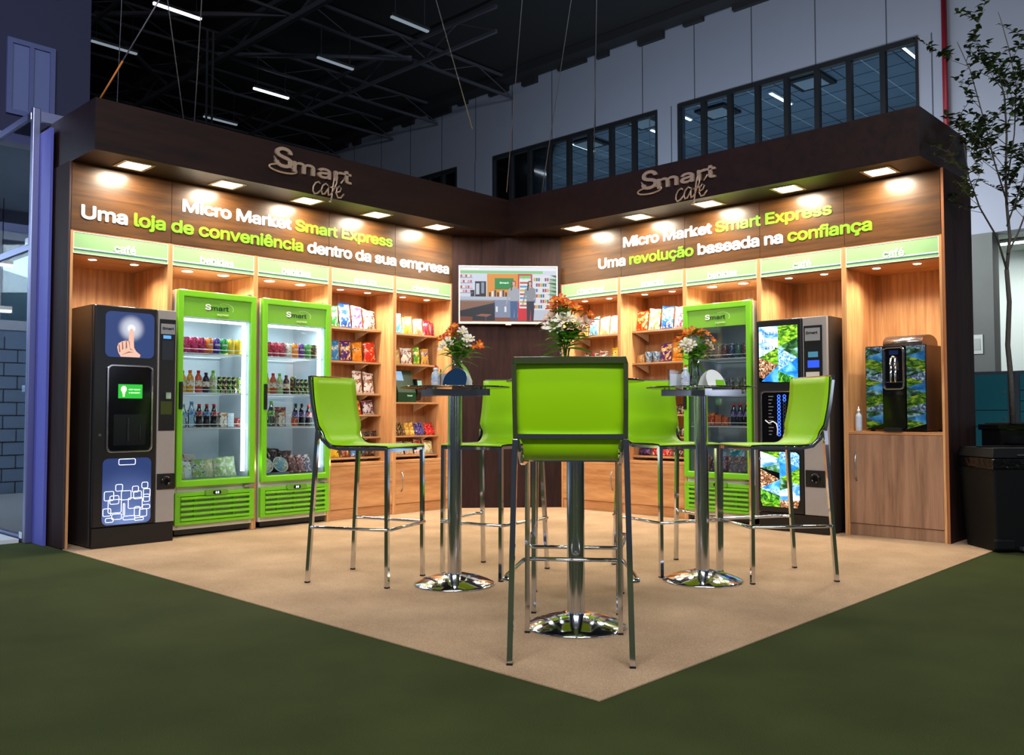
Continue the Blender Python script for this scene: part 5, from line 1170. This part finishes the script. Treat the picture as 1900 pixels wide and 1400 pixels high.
def bouquet(tbl, off, height, flowers, leaves, name, seed):
    q = random.Random(seed)
    P = Vector((tbl[0], tbl[1], 1.1405)) + CR*off[0] + Vector((CF.x, CF.y, 0)).normalized()*off[1]; P.z = 1.1405
    R_ = Vector((CR.x, CR.y, 0)).normalized(); F_ = Vector((CF.x, CF.y, 0)).normalized()
    t = thing('flower_vase', 'slim clear glass vase holding flowers on the %s' % name, 'vase', P)
    v = MB(); prof = [(.030, 0), (.034, .004), (.036, .02), (.030, .06), (.022, .10), (.022, .13), (.029, .155)]
    v.lathe(prof, 24, cap=False); v.lathe([(.030, .0005), (.0, .0006)], 24, cap=False); v.build('glass', VASEG, t)
    MB().lathe([(.001, .003), (.031, .004), (.032, .02), (.027, .058), (.026, .065), (.001, .0652)], 20, cap=False).build('water', pane('vase water', (.82, .9, .86), .1), t)
    for k, (dx, dz, col, sz, lab) in enumerate(flowers):
        dy = q.uniform(-.05, .04) if col != 'white' else -.06+q.uniform(-.02, .01)
        H = R_*dx + F_*dy + Vector((0, 0, dz)); mouth = Vector((R_*dx*.10 + F_*dy*.1)) + Vector((0, 0, .15)); foot = R_*(-dx*.10) + F_*(-dy*.1) + Vector((0, 0, .012))
        f = thing('alstroemeria', lab+' of the bouquet on the %s' % name, 'flower', P)
        s = MB(); mid = mouth*.5 + H*.5 + Vector((0, 0, .02)); s.tube([foot, mouth, mid, H], .0022, 6); s.build('stem', STEM, f)
        b = MB(); nrm = (H-mid).normalized()*.5 - F_*.75 + R_*dx*2 + Vector((0, 0, .35))
        sz *= .78
        petals(b, H, nrm, col, sz, q)
        for j in range(2): petals(b, H + R_*q.uniform(-.028, .028) + Vector((0, 0, q.uniform(-.03, .012))) - F_*q.uniform(-.02, .02), nrm + R_*q.uniform(-1, 1) + Vector((0, 0, q.uniform(-.3, .5))), col, sz*q.uniform(.75, .95), q)
        b.build('bloom', PET[col], f)
        l = MB()
        for j in range(10):
            a = q.uniform(0, 2*PI); p = mouth.lerp(H, q.uniform(.1, .9)); leaf(l, p, R_*math.cos(a)+F_*math.sin(a)+Vector((0,0,q.uniform(.1, .9))), q.uniform(.05, .11), .016, .3, q)
        l.build('leaf', LEAF, f)
    f = thing('leafy_sprig', 'leafy green stem with wide hanging leaves of the bouquet on the %s' % name, 'greenery', P)
    MB().tube([(0, 0, .012), (0, 0, .15), R_*.0+Vector((0, 0, .2))], .0025, 6).build('stem', STEM, f)
    l = MB()
    for dx, dz, ex, ez, wd in leaves:
        a = R_*dx+Vector((0, 0, dz))+F_*q.uniform(-.02, .02); e = R_*ex+Vector((0, 0, ez))+F_*q.uniform(-.05, .03); d_ = e-a; leaf(l, a, d_+Vector((0,0,.25*d_.length)), d_.length*1.05, wd, .25, q)
    l.build('leaf', LEAF, f)
    return P
bouquet(TL, (.015, .02), 0, [(-.075, .27, 'red', .042, 'dark orange bloom at the left side'), (-.045, .315, 'orange', .042, 'orange bloom second from the left'), (-.01, .30, 'red', .04, 'dark orange bloom in the middle'), (-.02, .345, 'orange', .04, 'topmost orange bloom'), (-.055, .245, 'white', .045, 'lower left white bloom'), (.03, .31, 'white', .045, 'upper right white bloom'), (.055, .265, 'white', .045, 'lower right white bloom'), (.12, .235, 'orange', .042, 'orange bloom hanging out to the right')],
        [(0, .15, -.12, .19, .016), (0, .15, -.10, .06, .022), (0, .15, .07, .045, .022), (0, .16, .17, .16, .014), (0, .16, -.14, .25, .014), (0, .17, .09, .30, .014), (0, .15, .11, .12, .016), (0, .16, -.07, .33, .014)], 'left table', 3)
bouquet(TC, (-.045, .05), 0, [(-.055, .335, 'orange', .044, 'orange bloom at the upper left'), (-.02, .37, 'orange', .044, 'orange bloom near the top'), (.015, .355, 'red', .042, 'topmost dark orange bloom'), (.05, .33, 'orange', .042, 'orange bloom right of the top'), (.115, .30, 'orange', .036, 'small orange bud far right'), (-.07, .285, 'pink', .042, 'pale pink bloom at the left'), (-.05, .245, 'white', .055, 'large white bloom low at the front'), (-.015, .27, 'white', .052, 'second large white bloom at the front'), (.06, .26, 'pink', .042, 'pale pink bloom right of the middle'), (.095, .265, 'pink', .042, 'pale pink bloom at the right')],
        [(0, .15, -.14, .08, .026), (0, .15, .15, .12, .026), (0, .15, -.15, .16, .018), (0, .16, .12, .37, .014), (0, .16, -.10, .14, .022), (0, .15, .10, .17, .02), (0, .15, .05, .40, .012), (0, .15, -.12, .3, .014), (0, .15, .16, .22, .016), (0, .14, .04, .02, .024), (0, .14, -.05, .03, .024)], 'centre table', 5)
bouquet(TR, (-.03, .02), 0, [(-.085, .285, 'red', .04, 'dark orange bloom at the far left'), (-.05, .315, 'orange', .042, 'orange bloom at the upper left'), (-.01, .33, 'orange', .042, 'topmost orange bloom'), (.035, .315, 'red', .042, 'dark orange bloom right of the top'), (.075, .31, 'orange', .042, 'orange bloom at the upper right'), (.11, .27, 'orange', .038, 'orange bloom at the far right'), (-.065, .25, 'white', .045, 'lower left white bloom'), (-.03, .24, 'white', .045, 'front white bloom'), (.075, .25, 'pink', .04, 'pale pink bloom at the right')],
        [(0, .15, -.13, .18, .016), (0, .15, -.09, .08, .02), (0, .15, .10, .03, .02), (0, .15, .15, .20, .015), (0, .16, .13, .14, .018), (0, .16, -.12, .24, .014), (0, .15, .06, .08, .022), (0, .16, .04, .36, .012)], 'right table', 9)
RV = Vector((CR.x, CR.y, 0)).normalized(); FV = Vector((CF.x, CF.y, 0)).normalized()
def on(tbl, r, f): p = Vector((tbl[0], tbl[1], 0))+RV*r+FV*f; return (p.x, p.y, 1.1405)
VRZ = math.atan2(RV.y, RV.x)
def holder(tbl, r, f, nm):
    t = thing('sachet_holder', 'clear acrylic box of white sachets on the '+nm, 'holder', on(tbl, r, f), VRZ)
    b = MB(); w_, d, h = .042, .03, .105
    b.box(-w_, w_, -d, -d+.003, 0, h*.9); b.box(-w_, w_, d-.003, d, 0, h); b.box(-w_, -w_+.003, -d+.003, d-.003, 0, h); b.box(w_-.003, w_, -d+.003, d-.003, 0, h); b.box(-w_+.003, w_-.003, -d+.003, d-.003, 0, .003)
    b.build('box', pane('acrylic', (.96, .97, .98), .08, .05), t)
    s = MB()
    for k in range(6): s.box(-w_+.008, w_-.008, -d+.008+.007*k, -d+.012+.007*k, .004, .07+.004*(k % 3))
    s.build('sachets', mat('sachet paper', '#c9cdd0', .7), t)
def squeeze(tbl, r, f, nm):
    t = thing('sweetener_bottle', 'small clear bottle with red spout on the '+nm, 'bottle', on(tbl, r, f), VRZ)
    R_ = .026; MB().lathe([(R_*.92, 0), (R_, .006), (R_, .065), (R_*.8, .082), (R_*.5, .09), (R_*.5, .096)], 18).build('bottle', FROST, t)
    MB().lathe([(R_*1.012, .018), (R_*1.012, .058)], 18, cap=False).build('label', blobs('bottle label', ['#9fb0d0', '#e8e8f0', '#c88a5a'], 60, .5), t)
    MB().lathe([(R_*.55, .096), (R_*.55, .108), (R_*.3, .112)], 14).build('collar', WHITE, t); MB().lathe([(R_*.28, .112), (R_*.2, .126), (R_*.1, .13)], 12).build('spout', RC_, t)
def tent(tbl, r, f, nm, rz, front, dark):
    t = thing('table_card', nm, 'card', on(tbl, r, f), VRZ+rz)
    P = [(-.075, 0), (.075, 0)] + [(.075*math.cos(k*PI/16), .03+.07*math.sin(k*PI/16)) for k in range(17)]
    a = math.radians(22)
    for s, mm, nme in ((-1, front, 'front_leaf'), (1, dark, 'back_leaf')):
        o = MB(); o.prism(P if s > 0 else P[::-1], 0, .0015, 0, 'y'); 
        o.v = [(x, s*(.042 - z*math.tan(a)) + y, z) for x, y, z in o.v]
        lf = o.build(nme, mm, t)
        if s < 0 and front is WHITE:
            g = MB(); g.prism([(-.01, .004), (.072, .004), (.07, .04), (.0, .04)], 0, .0008, 0, 'y'); g.v = [(x, -(.043 - z*math.tan(a)) + y, z) for x, y, z in g.v]; g.build('green_band', mat('lime print', '#7cc21c', .4), lf)
holder(TL, -.05, .10, 'left table'); squeeze(TL, -.115, .04, 'left table'); tent(TL, .02, -.10, 'dark blue rounded table card on the left table', math.radians(-25), mat('dark blue gloss card', '#1c3550', .12), WHITE)
holder(TR, -.14, .05, 'right table'); squeeze(TR, -.10, -.05, 'right table'); tent(TR, .06, -.03, 'white and lime rounded table card on the right table', math.radians(35), WHITE, WHITE)
holder(TC, .06, .12, 'centre table'); squeeze(TC, .09, .04, 'centre table')

# ================================================================ RIGHT EDGE: BIN, PLANTER, TREE, LOCKERS
BRZ = VRZ+.05
t = thing('waste_bin', 'large black pedal bin with swing lid and bin liner at the right end', 'bin', (-.10, 4.97, 0), BRZ)
def taper(mb, w0, d0, z0, w1, d1, z1, m=0): return mb.add([(-w0,-d0,z0),(w0,-d0,z0),(w0,d0,z0),(-w0,d0,z0),(-w1,-d1,z1),(w1,-d1,z1),(w1,d1,z1),(-w1,d1,z1)], [(3,2,1,0),(4,5,6,7),(0,1,5,4),(1,2,6,5),(2,3,7,6),(3,0,4,7)], m)
BINM = mat('black bin plastic', '#050506', .6, 0, .1, 40, 0, 0, .2)
b = MB(); taper(b, .225, .19, .006, .255, .22, .63); b.box(-.255, -.10, -.222, -.19, .02, .10); 
b.build('body', BINM, t, bevel=.015)
b = MB(); taper(b, .262, .228, .585, .266, .232, .665)
bn = b.build('bin_liner', mat('black bin liner', '#08080a', .2, 0, .1, 30, .6), t, bevel=.012)
b = MB(); taper(b, .27, .235, .667, .25, .215, .735); b.box(-.24, .24, -.02, .02, .735, .745); lid = b.build('lid', BINM, t, bevel=.012)
MB().box(-.09, .03, -.245, -.232, .685, .692).build('handle', mat('dull grey edge', '#4a4a4c', .4), lid)
MB().box(-.07, .07, -.25, -.20, .02, .045).build('pedal', mat('worn pedal', '#3a3a3c', .4), t, bevel=.004)
t = thing('planter', 'glossy black rectangular planter behind the waste bin', 'planter', (-1.0, 5.05, 0))
b = MB(); b.box(-.34, .34, -.42, .9, .0055, .88); b.box(-.36, .36, -.44, .92, .85, .895); b.build('box', BLACKG, t, bevel=.006)
MB().box(-.32, .32, -.40, .88, .896, .905).build('soil', mat('dark soil', '#17120e', .95, 0, .3, 60, 1), t)
# tree
sc_ = 6.95/8.6
def tp(P): return CAM + (Vector(P)-CAM)*sc_
base = tp((-2.505, 4.396, .883)); 
t = thing('potted_tree', 'slender young tree with small leaves standing in the black planter', 'tree', (base.x, base.y, .905))
O = Vector((base.x, base.y, .905)); q = random.Random(21)
BARK = mat('grey bark', '#4c4640', .8, 0, .25, 40, .5); tr = MB(); lf = MB()
def branch(pts, r0, r1, kids, lev, dens):
    pts = [Vector(p) for p in pts]; n = len(pts)
    tr.tube(pts, [r0+(r1-r0)*i/(n-1) for i in range(n)], 7)
    for k in range(kids):
        f = q.uniform(.25, .97); i = min(n-2, int(f*(n-1))); p = pts[i].lerp(pts[i+1], f*(n-1)-i)
        d = (pts[i+1]-pts[i]).normalized(); a = q.uniform(0, 2*PI); o_ = RV*math.cos(a)+FV*math.sin(a)*.8
        L = q.uniform(.25, .5)*(1 if lev == 0 else .45); e = p+(d*.75+o_*.7).normalized()*L
        mid_ = p.lerp(e, .5)+Vector((0,0,-.02)); r_ = max(.0025, r1*.7)
        tr.tube([p, mid_, e], [r_, r_*.7, r_*.4], 5)
        nl = int(dens*(L*55))
        for j in range(nl):
            g = p.lerp(e, q.uniform(.3, 1.05)); a2 = q.uniform(0, 2*PI); leaf(lf, g, RV*math.cos(a2)+FV*math.sin(a2)+Vector((0,0,q.uniform(-.2, .9))), q.uniform(.045, .08), .018, .2, q)
        if lev == 0:
            for s in range(3):
                g = p.lerp(e, q.uniform(.4, 1)); a2 = q.uniform(0, 2*PI); e2 = g+(RV*math.cos(a2)+FV*math.sin(a2)*.7+Vector((0,0,.6))).normalized()*q.uniform(.1, .22)
                tr.tube([g, e2], .002, 4)
                for j in range(int(9*dens)):
                    h_ = g.lerp(e2, q.uniform(.2, 1.1)); a3 = q.uniform(0, 2*PI); leaf(lf, h_, RV*math.cos(a3)+FV*math.sin(a3)+Vector((0,0,q.uniform(-.2, .8))), q.uniform(.04, .07), .016, .2, q)
def L_(P): return Vector(P) - O
def ip(x, y, dd=0): return CAM + (CF + CR*((x-950)/1642.43) + CU*((700-y)/1642.43))*(6.95+dd) - O
branch([(0, 0, -.005), ip(1876, 700), ip(1870, 640), ip(1873, 560), ip(1868, 500)], .022, .017, 0, 0, 1)
branch([ip(1868, 500), ip(1874, 440, .05), ip(1868, 380, .1), ip(1866, 320, .1), ip(1868, 250, .05), ip(1864, 180), ip(1850, 120)], .014, .005, 10, 0, 1.0)
branch([ip(1868, 500), ip(1850, 440), ip(1818, 385, -.25), ip(1798, 330, -.35), ip(1788, 265, -.35)], .009, .003, 6, 0, .9)
branch([ip(1870, 380), ip(1845, 300, -.1), ip(1825, 220, -.15), ip(1800, 130, -.1), ip(1776, 78, -.1)], .007, .003, 7, 0, 1.0)
branch([ip(1870, 330), ip(1882, 250, .1), ip(1886, 160, .15), ip(1872, 90, .1), ip(1858, 40, .1), ip(1852, 22, .1)], .006, .002, 4, 0, .7)
branch([ip(1870, 470), ip(1890, 430, .1), ip(1912, 370, .15), ip(1925, 290, .15), ip(1930, 200, .1)], .008, .003, 7, 0, 1.0)
branch([ip(1868, 420), ip(1900, 330, -.1), ip(1915, 230, -.1), ip(1910, 120, -.1)], .006, .003, 6, 0, 1.0)
tr.build('trunk', BARK, t); lf.build('foliage', mat('tree leaf', '#4a5f38', .55, 0, .3, 25), t)
# teal lockers far right
for k, (y0, nm) in enumerate([(3.0, 'left'), (3.56, 'right')]):
    t = thing('locker_cabinet', 'teal fronted grey locker cabinet, %s one below the column' % nm, 'locker', (-5.9, y0, 0), PI/2)
    MB().box(0, .54, .02, .5, .006, 1.54).build('body', mat('locker grey', '#3b4a54', .5), t, bevel=.004)
    zs = [.06, .5, .8, 1.02, 1.5] if k == 0 else [.06, .5, .72, .86, 1.0, 1.14, 1.28, 1.5]
    for a, e in zip(zs, zs[1:]):
        d = MB().box(.07, .48, .0, .019, a+.006, e-.006).build('door', mat('teal door', '#0f6a78', .45), t); MB().box(.43, .45, -.008, 0, (a+e)/2-.02, (a+e)/2+.02).build('lock', STEEL, d)
